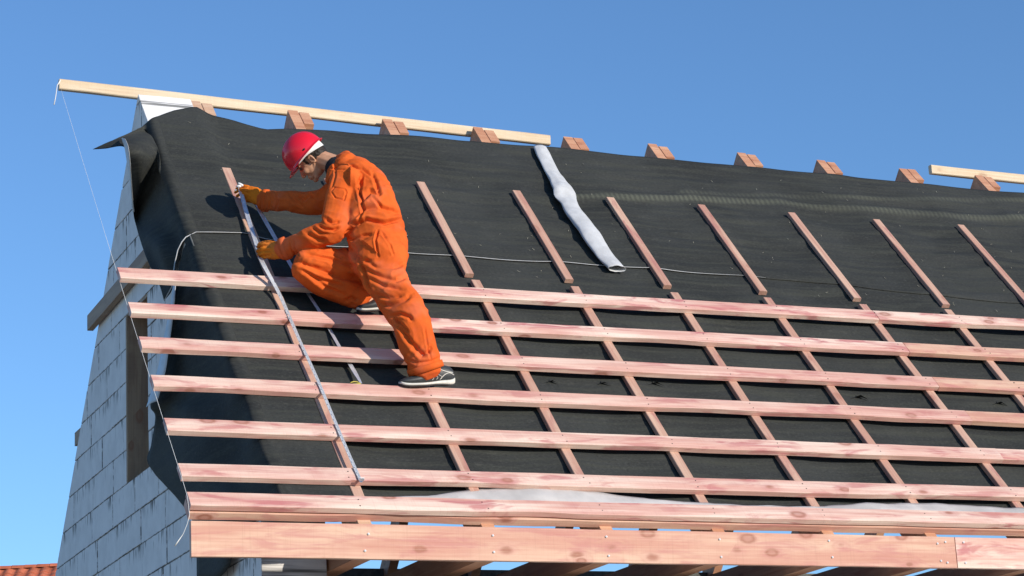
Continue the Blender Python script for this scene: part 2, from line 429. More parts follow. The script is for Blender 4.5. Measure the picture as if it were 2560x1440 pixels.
# battens
BAT = [(2.223, 2.312), (1.840, 1.906), (1.474, 1.485), (1.085, 1.100), (.668, .682), (.252, .268)]
JOINT = [2212, 2276, 2336, 2411, 2500, None]
JPY = [820, 886, 955, 1030, 1140, None]
UEND = 8.1
BW, BT = .117, .036
labs = ['uppermost batten running behind the kneeling leg', 'second batten from the top, under the rear shoe', 'third batten from the top, behind the front shin', 'fourth batten from the top, under the front shoe', 'fifth batten from the top, clear of the worker', 'sixth batten, the one the tape hook reaches']
def batten(v0, v1, ua, ub, h, mat, seed, name='batten', bt=BT, bw=BW, label=None, cut=0, off=0):
    va = v0+(v1-v0)*ua/6.66; vb = v0+(v1-v0)*ub/6.66
    # p0-p1 runs along the lower edge (y axis of the board points up-slope)
    o = plank(name, mat, house, W(ua, va-bw, h), W(ub, vb-bw, h), RN, bw, bt, seed=seed, seg=.1, wob=.0022, wane=.011, label=label, crown=.0032)
    return o
for i, (v0, v1) in enumerate(BAT):
    if JOINT[i]:
        uj = uv_of(JOINT[i], JPY[i], -.01)[0]
        batten(v0, v1, .0, uj-.002, 0, M_PINK, 20+i, label=labs[i])
        batten(v0+.004, v1+.002, uj+.003, UEND, -.001*i, M_PINK if i in (0, 4) else M_PINK2, 30+i)
    else: batten(v0, v1, .0, UEND, 0, M_PINK, 20+i, label=labs[i])
batten(0, .0, 0, UEND, 0, M_PINK, 41, 'eave_batten', label='upper board of the doubled eave batten')
batten(-0.004, -0.006, 0.0, UEND, -.0445, M_PINK2, 42, 'eave_batten', bt=.047, label='lower board of the doubled eave batten')
# fascia boards
plank('fascia_board', M_PINK2, house, (-.002, -.088, -.172), (5.213-.37, -.090, -.180), (0, -1, 0), -.188, .034, seed=51, seg=.12, wob=.0015, label='long wide fascia board under the eave, left of the joint')
fx = at_y(2390, 1380, -.09)[0]
bpy.data.objects.remove(bpy.data.objects['fascia_board'])
plank('fascia_board', M_PINK2, house, (fx-.002, -.089, -.178), (-.004, -.088, -.170), (0, -1, 0), .188, .034, seed=51, seg=.12, wob=.0015, label='long wide fascia board left of the joint')
plank('fascia_board', M_PINK, house, (UEND, -.09, -.182), (fx+.004, -.089, -.178), (0, -1, 0), .188, .034, seed=53, seg=.12, wob=.0015, label='pinker fascia board right of the joint')
# nail heads on the fascia and battens
def nails(parent_, pts, nrm, r, mat, name='nail'):
    base = None; n = np.array(nrm, float); n /= np.linalg.norm(n)
    a = np.cross(n, (1, 0, 0)); a /= np.linalg.norm(a); b_ = np.cross(n, a)
    for p in pts:
        if base is None:
            V = [(0, 0, 1)]+[(math.cos(t)*1., math.sin(t)*1., .55) for t in [i*math.pi/4 for i in range(8)]]+[(math.cos(t), math.sin(t), -.6) for t in [i*math.pi/4 for i in range(8)]]
            V = [np.array(q)*r for q in V]
            Fc = [(0, 1+i, 1+(i+1) % 8) for i in range(8)]+[(1+i, 9+i, 9+(i+1) % 8, 1+(i+1) % 8) for i in range(8)]
            o = mesh_obj(name, V, Fc, mat, parent_, axes(p, a, b_, n)); base = o.data
        else:
            o = bpy.data.objects.new(name, base); link(o, parent_, axes(p, a, b_, n))
fpts = []
for u in UK:
    for dz in (-.215, -.315): fpts.append((u+.03+rr.uniform(-.02, .02), -.091, dz+rr.uniform(-.01, .01)))
for dz in (-.21, -.335): fpts += [(fx-.07, -.091, dz), (fx+.06, -.091, dz)]
nails(house, fpts, (0, -1, 0), .0065, M_NAIL)
bp = []
for i, (v0, v1) in enumerate(BAT+[(0, 0)]):
    for u in UK:
        if u > 7.9: continue
        v = v0+(v1-v0)*u/6.66
        for a in (.03, .085): bp.append(W(u+.02+rr.uniform(-.012, .012), v-a+rr.uniform(-.008, .008), .0005))
nails(house, bp, RN, .0042, M_NAILD)
# counter-battens: upper loose row and lower nailed row
CBW, CBT = .062, .032
rr2 = random.Random(8)
def cbat(u, v0, v1, seed, lab=None, du=0.0, w_=CBW):
    return plank('counter_batten', M_CB, house, W(u+w_+du, v0, -.0365), W(u+w_, v1, -.0365), RN, w_, CBT, seed=seed, seg=.15, wob=.0015, cham=.003, label=lab)
ctop = [(568, 418, 650, 660), (None,), (1053, 453, 1178, 683), (1296, 475, 1428, 697), (1528, 492, 1674, 712), (1753, 510, 1913, 727), (1983, 530, 2149, 744), (2192, 547, 2372, 760), (2398, 560, 2600, 780)]
for i, c in enumerate(ctop):
    if c[0] is None: u0, v0, u1, v1 = 1.67, 3.62, 1.67, 2.45
    else:
        u0, v0 = uv_of(c[0]-13, c[1], -.036); u1, v1 = uv_of(c[2]-14, c[3], -.036)
    if i == 0: v1 = -.02; u1 = .955
    cbat(u1, v1, v0, 60+i, du=0 if i == 0 else 0, lab='long counter-batten under the worker\'s hands and tape' if i == 0 else None)
    # second piece below
    if i: cbat(UK[i]-.001+rr2.uniform(-.008, .008), -.02, v1-.075+rr2.uniform(-.02, .01), 80+i)
# ridge boards
BH = .076
def ridge(pa, pb, seed, lab):
    a = at_y(pa[0], pa[1], 3.235); b_ = at_y(pb[0], pb[1], 3.235)
    plank('ridge_board', M_PALE, house, b_, a, (0, -1, 0.0), BH, .045, seed=seed, seg=.2, wob=.0018, cham=.006, label=lab)
ridge((149, 197), (1376, 338), 5, 'long pale board along the ridge, sticking out past the gable')
ridge((2328, 411), (2760, 456), 6, 'pale ridge board at the right end of the roof')

# ------------------------------------------------------------------ membrane
def fbm(x, y, z=0.0, o=3):
    s, a = 0, 1.
    for i in range(o): s += a*noise.noise(Vector((x, y, z+i*7.1))); x *= 2.05; y *= 2.05; a *= .5
    return s
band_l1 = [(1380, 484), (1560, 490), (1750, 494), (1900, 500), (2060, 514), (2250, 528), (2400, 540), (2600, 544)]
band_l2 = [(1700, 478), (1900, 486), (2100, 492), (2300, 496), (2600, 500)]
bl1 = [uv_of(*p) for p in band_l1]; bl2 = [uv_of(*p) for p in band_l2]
def band_d(u, v, L):
    for (a, b_) in zip(L, L[1:]):
        if a[0] <= u <= b_[0]:
            t = (u-a[0])/(b_[0]-a[0]); return v-(a[1]+(b_[1]-a[1])*t)
    return 9.
def h_roof(u, v):
    h = -.071
    # pressed by the counter-battens, sagging between the rafters
    ph = 1.0
    for k in range(len(UK)-1):
        if UK[k] <= u <= UK[k+1]: ph = (u-UK[k]-.04)/(UK[k+1]-UK[k]); break
    sag = max(0, math.sin(math.pi*min(max(ph, 0), 1))) if u > .95 and u < 7.5 else 0
    sag *= min(1, max(.06, (4.42-v)/.7))*(1-.55*math.exp(-((v-2.75)/.22)**2))
    h -= .022*sag*(1+.25*math.sin(v*9+u*2))
    # batten lines hold it up a little: slack bellies between them
    if v < 2.3 and u > .9:
        h += .008*sag*math.cos(2*math.pi*(v-.2)/.39)
    amp = .006+.011*min(1, max(0, (v-2.3)/1.2))
    h += amp*1.15*fbm(u*.9+3, v*7+.5*math.sin(u*1.3), 1.0, 3)*(.35+.65*abs(sag))*(1 if v < 4 else max(.3, (4.5-v)*2))+(.011 if v > 2.3 else .006)*noise.noise(Vector((u*.75+1.7, v*10.5+.8*math.sin(u*1.1+v), 6)))*(1 if v < 4.1 else max(.25, (4.5-v)*2.2))*(.5+.5*min(1, sag*2))+.0036*noise.noise(Vector((u*3.0, v*24+math.sin(u*2)*1.5, 9)))
    # creases fanning from the batten corners
    h += .006*max(0, (v-2.6))*noise.noise(Vector((u*1.7+v*1.1, v*9-u*1.5, 5)))
    for L, s in ((bl1, .012), (bl2, .007)):
        d = band_d(u, v, L)
        if abs(d) < .3: h += s*math.exp(-((d-.02)/.06)**2) - s*.9*math.exp(-((d+.09)/.05)**2)
    if u < 1.05:
        t = min(1, max(0, (1.05-u)/.11)); h = h*(1-t)+((-.040 if v < 3.7 else -.040+.026*min(1, (v-3.7)/.35))+.3*(h+.071))*t
    return h
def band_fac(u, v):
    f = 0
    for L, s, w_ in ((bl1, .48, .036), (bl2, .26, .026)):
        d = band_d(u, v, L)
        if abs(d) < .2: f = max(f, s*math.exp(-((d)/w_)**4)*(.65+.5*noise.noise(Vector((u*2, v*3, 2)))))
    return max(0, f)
def interp_rows(rows, q):
    """rows: list of (param, [pts]) -> catmull in param"""
    ps = [r[0] for r in rows]; i = 0
    q = min(max(q, ps[0]), ps[-1])
    while i < len(ps)-2 and q > ps[i+1]: i += 1
    t = i+(q-ps[i])/(ps[i+1]-ps[i])
    return [catmull([r[1][k] for r in rows], t) for k in range(len(rows[0][1]))]
UG = .565
def sheet(name, rows, vlo, vhi, nv, dh, label, wr=.004, ulist=None, seedz=0, NL=26, band=True, sband=lambda i: 0):
    """rows: (s, [4 pixel/x controls from the free edge to the gable corner]); roof part follows h_roof"""
    R3 = [(s, [at_x(*c) for c in cs]) for s, cs in rows]
    V, UVs, B = [], [], []
    us = ulist or list(np.arange(.62, UEND, .045))
    nc = NL+len(us)
    for j in range(nv+1):
        s = j/nv; left = interp_rows(R3, s)
        v = vlo(UG)+(vhi(UG)-vlo(UG))*s
        e0 = W(UG, v, h_roof(UG, v)+dh); e1 = W(.62, vlo(.62)+(vhi(.62)-vlo(.62))*s, h_roof(.62, v)+dh)
        ctrl = left+[W(.528, v, h_roof(UG, v)+dh-.050), e0, e1]
        for i in range(NL):
            t = i/NL*(len(ctrl)-1)
            p = catmull(ctrl, t)
            f = min(1, t/1.2, max(0, (len(ctrl)-2.2-t)/1.2))
            n1 = fbm(p[1]*2.5+seedz, p[2]*2.0+p[0]*3, 3+seedz, 3)
            p = p+np.array([-1, -.5, .1])*wr*2.6*n1*max(0, f)
            if t < len(ctrl)-2.9: p[0] = min(p[0], .5435)
            V.append(p); UVs.append((p[1]*.8+p[0], p[2])); B.append(sband((s, t)))
        for u in us:
            v = vlo(u)+(vhi(u)-vlo(u))*s
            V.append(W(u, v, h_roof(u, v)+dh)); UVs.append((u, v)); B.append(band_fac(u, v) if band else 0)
    Fc = grid_faces(nv+1, nc)
    o = mesh_obj(name, V, Fc, M_MEM, house, smooth=True)
    me = o.data
    uvl = me.uv_layers.new(name='uv'); idx = np.empty(len(me.loops), int); me.loops.foreach_get('vertex_index', idx)
    uvl.data.foreach_set('uv', np.array(UVs)[idx].ravel())
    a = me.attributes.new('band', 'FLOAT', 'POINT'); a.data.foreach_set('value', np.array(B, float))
    sol = o.modifiers.new('thick', 'SOLIDIFY'); sol.thickness = .0025; sol.offset = -1
    o['label'] = label
    return o
# top edge of the upper sheet
te = [uv_of(x, y, -.035) for x, y in [(375, 306), (400, 296), (430, 285), (480, 275), (530, 278), (600, 293), (665, 314), (720, 313), (830, 317), (1000, 328), (1380, 360), (2000, 420), (2560, 475)]]
te = [(UG-.3, te[0][1])]+te+[(UEND+1, te[-1][1])]
def pw(L, u):
    if u <= L[0][0]: return L[0][1]
    for a, b_ in zip(L, L[1:]):
        if u <= b_[0]: return a[1]+(b_[1]-a[1])*(u-a[0])/(b_[0]-a[0])
    return L[-1][1]
seam = [uv_of(x, y, -.065) for x, y in [(468, 593), (480, 592), (620, 594), (760, 606), (1030, 631), (1180, 642), (1500, 662), (1840, 687), (2080, 708), (2300, 734), (2560, 757)]]
seam = [(UG-.3, seam[0][1])]+seam+[(UEND+1, seam[-1][1])]
vtop = lambda u: pw(te, u)
vseam = lambda u: pw(seam, u)
VT0, VS0 = vtop(UG), vseam(UG)
def s_of(ey):                              # gable-edge pixel row -> sheet parameter
    ex = 375+.335*(ey-303); return (uv_of(ex, ey, -.04)[1]-VS0)/(VT0-VS0)
up_rows = [
 (0.0, [(410, 752, .45), (430, 720, .47), (438, 665, .50), (452, 618, .53)]),
 (s_of(572), [(396, 705, .45), (405, 680, .48), (415, 640, .46), (440, 600, .53)]),
 (s_of(558), [(372, 660, .46), (382, 640, .48), (396, 610, .45), (430, 582, .53)]),
 (s_of(545), [(352, 605, .48), (362, 597, .48), (378, 585, .49), (420, 565, .53)]),
 (s_of(520), [(336, 545, .49), (340, 543, .51), (345, 540, .53), (388, 538, .54)]),
 (s_of(490), [(332, 495, .44), (342, 498, .475), (353, 501, .53), (392, 506, .5435)]),
 (s_of(456), [(327, 452, .38), (350, 456, .435), (372, 460, .525), (398, 460, .542)]),
 (s_of(405), [(318, 395, .31), (355, 394, .40), (388, 393, .52), (400, 396, .54)]),
 (s_of(360), [(308, 366, .28), (340, 360, .365), (370, 353, .48), (385, 350, .535)]),
 (s_of(328), [(262, 371, .19), (300, 353, .29), (335, 338, .41), (365, 328, .53)]),
 (1.0, [(232, 373, .13), (266, 357, .21), (305, 340, .32), (345, 321, .46)]),
]
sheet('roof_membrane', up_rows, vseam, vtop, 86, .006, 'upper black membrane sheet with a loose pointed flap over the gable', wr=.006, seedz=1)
veave = lambda u: .035 if u < 6 else .035
VL1 = vseam(UG)+.07
def s2(ey):
    ex = 375+.335*(ey-303); return (uv_of(ex, ey, -.04)[1]-.035)/(VL1-.035)
lo_rows = [
 (0.0, [(492, 1450, .535), (535, 1450, .5), (572, 1420, .5), (610, 1330, .53)]),
 (.035, [(488, 1345, .53), (530, 1340, .49), (575, 1320, .47), (618, 1275, .53)]),
 (.075, [(467, 1275, .535), (510, 1270, .5), (562, 1255, .46), (620, 1235, .53)]),
 (s2(1165), [(373, 1166, .53), (430, 1180, .51), (505, 1180, .47), (595, 1170, .53)]),
 (s2(1090), [(378, 1110, .51), (425, 1110, .5), (492, 1105, .47), (582, 1095, .535)]),
 (s2(1015), [(388, 1042, .46), (422, 1038, .49), (480, 1030, .47), (560, 1020, .535)]),
 (s2(960), [(376, 1012, .42), (412, 1005, .46), (470, 990, .51), (545, 968, .54)]),
 (s2(860), [(397, 935, .43), (425, 922, .47), (470, 900, .50), (520, 873, .54)]),
 (s2(745), [(418, 830, .43), (442, 815, .48), (470, 795, .50), (500, 765, .54)]),
 (s2(640), [(436, 722, .45), (450, 705, .5), (464, 682, .52), (478, 658, .54)]),
 (1.0, [(444, 690, .5), (448, 655, .515), (456, 622, .53), (464, 602, .54)]),
]
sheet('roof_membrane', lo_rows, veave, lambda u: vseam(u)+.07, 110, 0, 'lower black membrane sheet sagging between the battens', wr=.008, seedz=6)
# white cut edge of the upper sheet along the seam
sp = []
for px, py, x in [(412, 757, .44), (431, 722, .455), (434, 700, .46), (438, 665, .485), (446, 630, .50), (456, 610, .52), (466, 598, .545)]: sp.append(at_x(px, py, x)+np.array([-.012, -.030, 0.004]))
for u in np.arange(.60, 4.75, .06): sp.append(W(u, vseam(u), h_roof(u, vseam(u))+.012+.004*noise.noise(Vector((u*3, 0, 0)))))
rads = [.0035]*len(sp)
for i in range(len(sp)): rads[i] = .0021 if i > 6 else .0036
for i in range(14): rads[-1-i] = .0021*i/14+.0006
V, Fc = tube_mesh(sp, rads, 6); mesh_obj('seam_tape', V, Fc, M_FILM, house, smooth=True)
# folded light underside strips at the free edges
def ribbon(name, A, B_, mat, n=30, wr=.003, bulge=.012, parent=house, th=.002, lab=None):
    A = [at_x(*a) for a in A]; B_ = [at_x(*b) for b in B_]
    V = []
    for i in range(n+1):
        a = catmull(A, i/n*(len(A)-1)); b_ = catmull(B_, i/n*(len(B_)-1))
        for j in range(6):
            t = j/5; p = a*(1-t)+b_*t+np.array([-.6, -.8, 0])*bulge*math.sin(math.pi*t)
            V.append(p+np.array([-1, -1, 0])*wr*noise.noise(Vector((p*9).tolist())))
    o = mesh_obj(name, V, grid_faces(n+1, 6), mat, parent, smooth=True)
    s = o.modifiers.new('thick', 'SOLIDIFY'); s.thickness = th
    if lab: o['label'] = lab
    return o
ribbon('membrane_fold', [(304, 346, .30), (312, 372, .285), (320, 420, .32), (328, 480, .38), (333, 530, .43)], [(313, 347, .27), (321, 368, .26), (327, 420, .29), (331, 480, .37), (336, 530, .43)], M_FILM, lab='white folded lip on the free edge of the upper sheet')
ribbon('membrane_fold', [(437, 690, .43), (427, 760, .42), (412, 835, .41), (393, 930, .40), (366, 1018, .38)], [(441, 690, .42), (436, 760, .41), (427, 835, .41), (414, 930, .40), (394, 1003, .39)], M_LIP, bulge=.02, lab='pale blue-white underside of the lower sheet, folded back')
# silver film at the eave
top = [(905, 1246), (1000, 1241), (1080, 1236), (1150, 1224), (1210, 1217), (1300, 1220), (1400, 1221), (1480, 1229), (1570, 1240), (1700, 1251), (1850, 1261), (2000, 1263), (2150, 1258), (2300, 1258), (2420, 1263), (2600, 1272)]
tu = [(uv_of(x, y, -.03)) for x, y in top]
V = []; us = np.arange(tu[0][0], UEND, .05)
for u in us:
    vt = pw(tu, u)
    for j in range(9):
        t = j/8; v = -.06+(vt+.06)*t
        h = -.05+.022*math.sin(t*2.4)+.020*noise.noise(Vector((u*2.1, t*1.5, 3)))*t+.012*noise.noise(Vector((u*6, t*3, 8)))*t+.005*abs(noise.noise(Vector((u*17, t*5, 8))))*t - (.02 if t < .3 else 0)*(1-t/.3)
        V.append(W(u, v, min(h, -.042) if v < .008 else h))
o = mesh_obj('eave_film', V, grid_faces(len(us), 9), M_EFILM, house, smooth=True); o['label'] = 'silvery film strip bulging out above the eave board'
s = o.modifiers.new('thick', 'SOLIDIFY'); s.thickness = .002
# wedge-shaped tears lifting from the sheet
for (px, py, r_) in [(1640, 962, .05), (2150, 995, .06), (2500, 1012, .05), (1510, 962, .04), (1380, 958, .04)]:
    u, v = uv_of(px, py, -.07); h = h_roof(u, v)+.004
    P = [W(u-r_*1.3, v, h), W(u-r_*.3, v+.02, h+.006), W(u, v+.005, h+.028*r_/.05), W(u+r_*.6, v+.015, h+.005), W(u+r_*1.3, v-.004, h), W(u, v+.05, h)]
    o = mesh_obj('torn_edge', P, [(0, 1, 2), (2, 3, 4), (1, 5, 3, 2)], M_MEM, house)
    o.data.uv_layers.new(name='uv')
# wood shavings
V, Fc = [], []; r5 = random.Random(3)
for i in range(95):
    u = r5.uniform(.8, 7.8); v = r5.uniform(2.5, 4.3) if i < 95 else r5.uniform(.1, 2.3)
    h = h_roof(u, v)+.0105; a = r5.uniform(0, 3.14); L = r5.uniform(.003, .012); w_ = .0009
    d = np.array([math.cos(a), math.sin(a)]); e = np.array([-d[1], d[0]])
    k0 = len(V)
    for s1, s2_ in ((-1, -1), (1, -1), (1, 1), (-1, 1)):
        q = d*L*s1+e*w_*s2_; V.append(W(u+q[0], v+q[1], h+(.004 if s1 > 0 else 0)))
    V.append(W(u, v, h-.002)); Fc += [(k0, k0+1, k0+2, k0+3), (k0, k0+1, k0+4), (k0+1, k0+2, k0+4), (k0+2, k0+3, k0+4), (k0+3, k0, k0+4)]
tag(mesh_obj('wood_shavings', V, Fc, plain('shaving', (.38, .36, .28), .8)), 'pale wood shavings scattered over the black membrane', 'shavings', kind='stuff')

# ------------------------------------------------------------------ loose things on the roof
# rolled strip of grey film lying up the slope
CL = [(1352, 362, 20), (1363, 385, 21), (1380, 420, 22), (1398, 450, 25), (1411, 475, 30), (1424, 500, 26), (1440, 530, 27), (1464, 562, 29), (1490, 600, 28), (1520, 640, 27), (1545, 667, 25)]
def tube_roll():
    C3 = []; n = 44
    for i in range(n+1):
        q = catmull(CL, i/n*(len(CL)-1)); r = q[2]/FPX*16.2*.94
        u, v = uv_of(q[0], q[1], -.02); C3.append((u, v, r, i/n))
    V = []; NS = 28
    for (u, v, r, t) in C3:
        kink = math.exp(-((t-.44)/.05)**2)
        for inner in (1, 0):
            for k_ in range(NS):
                a = 2*math.pi*k_/NS; rr_ = r*(1 if inner else .965)
                flat = .50-.16*kink-.10*math.sin(t*9)**2+.10*noise.noise(Vector((t*14, 3, 1)))
                hh = math.sin(a)*rr_*.80*flat
                V.append(W(u+math.cos(a)*rr_*(1+.12*kink+.10*noise.noise(Vector((t*16, 1, 5))))+.006*noise.noise(Vector((t*14, a, 2))), v+.010*noise.noise(Vector((t*4, a*1.5, 7))), -.062+r*.80*flat+hh+.003*noise.noise(Vector((t*7, a*2, 5)))))
    Fc = []
    for i in range(n):
        for k_ in range(NS):
            k2 = (k_+1) % NS; o_ = i*2*NS; p_ = o_+2*NS
            Fc.append((o_+k_, o_+k2, p_+k2, p_+k_)); Fc.append((o_+NS+k2, o_+NS+k_, p_+NS+k_, p_+NS+k2))
    for o_ in (0, n*2*NS):
        for k_ in range(NS):
            k2 = (k_+1) % NS; Fc.append((o_+k_, o_+k2, o_+NS+k2, o_+NS+k_))
    u, v, r, t = C3[n//2]; base = W(u, v, -.06)
    o = mesh_obj('film_roll', [p-base for p in V], Fc, M_FILM, None, Matrix.Translation(Vector(base.tolist())), smooth=True); fix_normals(o.data)
    return tag(o, 'long grey-white rolled film tube, kinked midway, lying up the slope below the ridge', 'film roll')
tube_roll()
# string line: from the ridge board end down the batten ends, with loose tails
S0 = at_y(152, 222, 3.17); S0[0] -= .0
st = [S0]
for t in np.linspace(.03, .97, 16):
    e = W(-.006, -.05, .006); st.append(S0*(1-t)+e*t+np.array([0, 0, -.05*math.sin(math.pi*t)*.4]))
st += [W(-.008, -.05, .006)]
for px, py, y in [(474, 1288, -.12), (468, 1310, -.12), (458, 1335, -.11), (446, 1352, -.11), (437, 1365, -.1)]: st.append(at_y(px, py, y))
V, Fc = tube_mesh(st, [.0009]*8+[.0013]*(len(st)-10)+[.003, .004], 6)
tag(mesh_obj('string_line', V, Fc, M_STRING, smooth=True), 'taut white string from the ridge board end down past the batten ends to the eave', 'string')
st = [at_y(x, y, 3.16) for x, y in [(151, 200), (147, 208), (143, 213), (141, 228), (139, 243), (135, 262)]]
V, Fc = tube_mesh(st, [.004, .005, .003, .003, .003, .004], 6)
tag(mesh_obj('string_tail', V, Fc, M_STRING, smooth=True), 'short loose white string tail hanging from the left end of the ridge board', 'string')

# ------------------------------------------------------------------ neighbour's roof
nb_pts = at_depth(40, 1414, 69.)
ND = np.array([CR[0], CR[1], 0]); ND /= np.linalg.norm(ND); NBK = np.array([-ND[1], ND[0], 0.])  # away from the camera
nrz = nb_pts[2]; NR = nb_pts-ND*5.5; NL_ = 13.
nb = empty('neighbour_house', (NR[0]+ND[0]*NL_/2, NR[1]+ND[1]*NL_/2, GZ), 'distant house showing only its red clay tiled roof beyond the gable', 'house')
def nbp(a, b_, z): return NR+ND*a+NBK*b_+np.array([0, 0, z])
p4 = .62
V = [nbp(.3, -5, -5*p4), nbp(NL_-.3, -5, -5*p4), nbp(NL_-.3, 5, -5*p4), nbp(.3, 5, -5*p4)]
V += [np.array([q[0], q[1], GZ]) for q in V[:4]]; V += [nbp(.3, 0, -.12), nbp(NL_-.3, 0, -.12)]
mesh_obj('wall', V, [(0, 1, 5, 4), (1, 2, 6, 5), (2, 3, 7, 6), (3, 0, 4, 7), (0, 3, 8), (1, 2, 9)], M_RENDER, nb)
V = [nbp(0, -5.5, -5.5*p4-.1), nbp(NL_, -5.5, -5.5*p4-.1), nbp(NL_, 0, -.1), nbp(0, 0, -.1), nbp(0, 5.5, -5.5*p4-.1), nbp(NL_, 5.5, -5.5*p4-.1)]
rf = mesh_obj('roof', V, [(0, 1, 2, 3), (3, 2, 5, 4)], M_TILE, nb)
TW = .37
tv = []; NT = 7
for j in range(2):
    for i in range(NT+1):
        a = i/NT; hh = .045*math.sin(math.pi*min(1, a*1.5))if a < .67 else -.012*math.sin(math.pi*(a-.67)/.33)
        tv.append((a*TW*1.02, -j*.42, hh+.012+(.018 if j else 0)))
tv += [(x, y, z-.02) for x, y, z in tv]
tf = grid_faces(2, NT+1)+[tuple(reversed(f)) for f in grid_faces(2, NT+1, 2*(NT+1))]+[(NT+1+i, NT+2+i, 3*(NT+1)+i+1, 3*(NT+1)+i) for i in range(NT)]
tm = None
sl_y = (NBK*1.0+np.array([0, 0, p4]))/math.hypot(1, p4); sl_n = np.cross(ND, sl_y)
rest_v, rest_f = [], []
for r_ in range(16):
    for c_ in range(int(NL_/TW)):
        p = nbp(c_*TW, 0, -.09)-sl_y*(.06+r_*.36)
        Mx = axes(p, ND, sl_y, sl_n)
        if r_ < 3 and c_ > 8 and c_ < 26:
            if tm is None:
                o = mesh_obj('roof_tile', tv, tf, M_TILE, rf, Mx); tm = o.data
            else: link(bpy.data.objects.new('roof_tile', tm), rf, Mx)
        else:
            k0 = len(rest_v); rest_v += [Mx @ Vector(q) for q in tv]; rest_f += [tuple(k0+i for i in f) for f in tf]
tag(mesh_obj('roof_tile_rows', rest_v, rest_f, M_TILE, rf), kind='stuff')
cv = []
for j in range(2):
    for i in range(9):
        a = math.pi*i/8; r_ = .13+(.012 if j == 0 else 0); cv.append((j*.40, -math.cos(a)*r_, math.sin(a)*r_*.8))
cf = grid_faces(2, 9); cm = None
cv += [(x, y*.85, z*.85) for x, y, z in cv]; cf = cf+[tuple(reversed(f)) for f in grid_faces(2, 9, 18)]
for i in range(int(NL_/.385)):
    Mx = axes(nbp(i*.385, 0, -.10), ND, NBK, (0, 0, 1))
    if cm is None: o = mesh_obj('ridge_tile', cv, cf, M_TILE, rf, Mx); cm = o.data
    else: link(bpy.data.objects.new('ridge_tile', cm), rf, Mx)

# ------------------------------------------------------------------ the worker
M_ORANGE = None
def cloth_mat(name, col, dark, rough=.82):
    b = NB(name); v = b.obj(False)
    f = b.noise(v, 9.0, 4.0, .6); fine = b.noise(v, 420.0, 2.0); dirt = b.noise(v, 17.0, 5.0, .65)
    c = b.mix(b.ramp(f, .35, .7), col, dark)
    c = b.mix(b.math('MULTIPLY', b.ramp(dirt, .54, .76), .42), c, (.36, .12, .045))
    b.l(c, b.b.inputs['Base Color']); b.b.inputs['Roughness'].default_value = rough; b.b.inputs['Specular IOR Level'].default_value = .2
    fade = b.noise(v, 4.5, 3.0)
    b.l(b.mix(b.math('MULTIPLY', b.ramp(fade, .50, .70), .45), c, [min(.85, x*1.08+.07) for x in col]), b.b.inputs['Base Color'])
    b.bump(fine, .3, .001)
    return b.m
M_ORANGE = cloth_mat('orange_coverall', (.72, .125, .018), (.60, .092, .012))
M_GLOVE = cloth_mat('orange_knit', (.80, .22, .012), (.66, .16, .010))
M_SKIN = plain('skin', (.56, .30, .18), .5, 0, .35, .08, 30)
M_HAIR = plain('dark_hair', (.022, .016, .012), .6, 0, .3, .3, 120, .6)
M_BLACK = plain('black_knit', (.02, .022, .027), .85, 0, .2, .2, 60, .3)
M_RED = plain('red_helmet', (.72, .012, .030), .22, 0, .5, .04, 6)
M_SHOE = plain('black_leather', (.035, .04, .042), .5, 0, .4, .2, 40, .3)
M_SOLE = plain('white_rubber', (.66, .65, .58), .6, 0, .3, .1, 20)
M_EYE = plain('eye', (.05, .035, .03), .2)
worker = empty('person', W(1.6, 1.45, 0), 'worker in orange coverall and red hard hat crouching on battens, gloved hands on a tape', 'person')
PXM = lambda d: FPX/d
def chain(st, n=5, ns=20):
    """stations (px, py, depth, in-picture radius px, depth radius m) -> closed elliptical tube"""
    st = [tuple(map(float, s)) for s in st]; K = len(st)-1; N_ = K*n
    q = [catmull(st, i/n) for i in range(N_+1)]
    P = [at_depth(*s[:3]) for s in q]
    V, Fc, rings = [], [], []
    def ring(c, N, a, b_):
        for k_ in range(ns):
            t = 2*math.pi*k_/ns; V.append(c+N*a*math.cos(t)+FW*b_*math.sin(t))
        rings.append(len(V)-ns)
    fr = []
    for i in range(N_+1):
        T = P[min(i+1, N_)]-P[max(i-1, 0)]; T = T-(T@FW)*FW; T /= np.linalg.norm(T); fr.append((T, np.cross(T, FW)))
    a0, b0 = q[0][3]/PXM(q[0][2]), q[0][4]; a1, b1 = q[-1][3]/PXM(q[-1][2]), q[-1][4]
    for t in (80, 55, 28): c_, s_ = math.cos(math.radians(t)), math.sin(math.radians(t)); ring(P[0]-fr[0][0]*a0*s_*.8, fr[0][1], a0*c_, b0*c_)
    for i in range(N_+1): ring(P[i], fr[i][1], q[i][3]/PXM(q[i][2]), q[i][4])
    for t in (28, 55, 80): c_, s_ = math.cos(math.radians(t)), math.sin(math.radians(t)); ring(P[-1]+fr[-1][0]*a1*s_*.8, fr[-1][1], a1*c_, b1*c_)
    for r0, r1 in zip(rings, rings[1:]):
        for k_ in range(ns): k2 = (k_+1) % ns; Fc.append((r0+k_, r0+k2, r1+k2, r1+k_))
    Fc.append(tuple(range(rings[0], rings[0]+ns))[::-1]); Fc.append(tuple(range(rings[-1], rings[-1]+ns)))
    return V, Fc
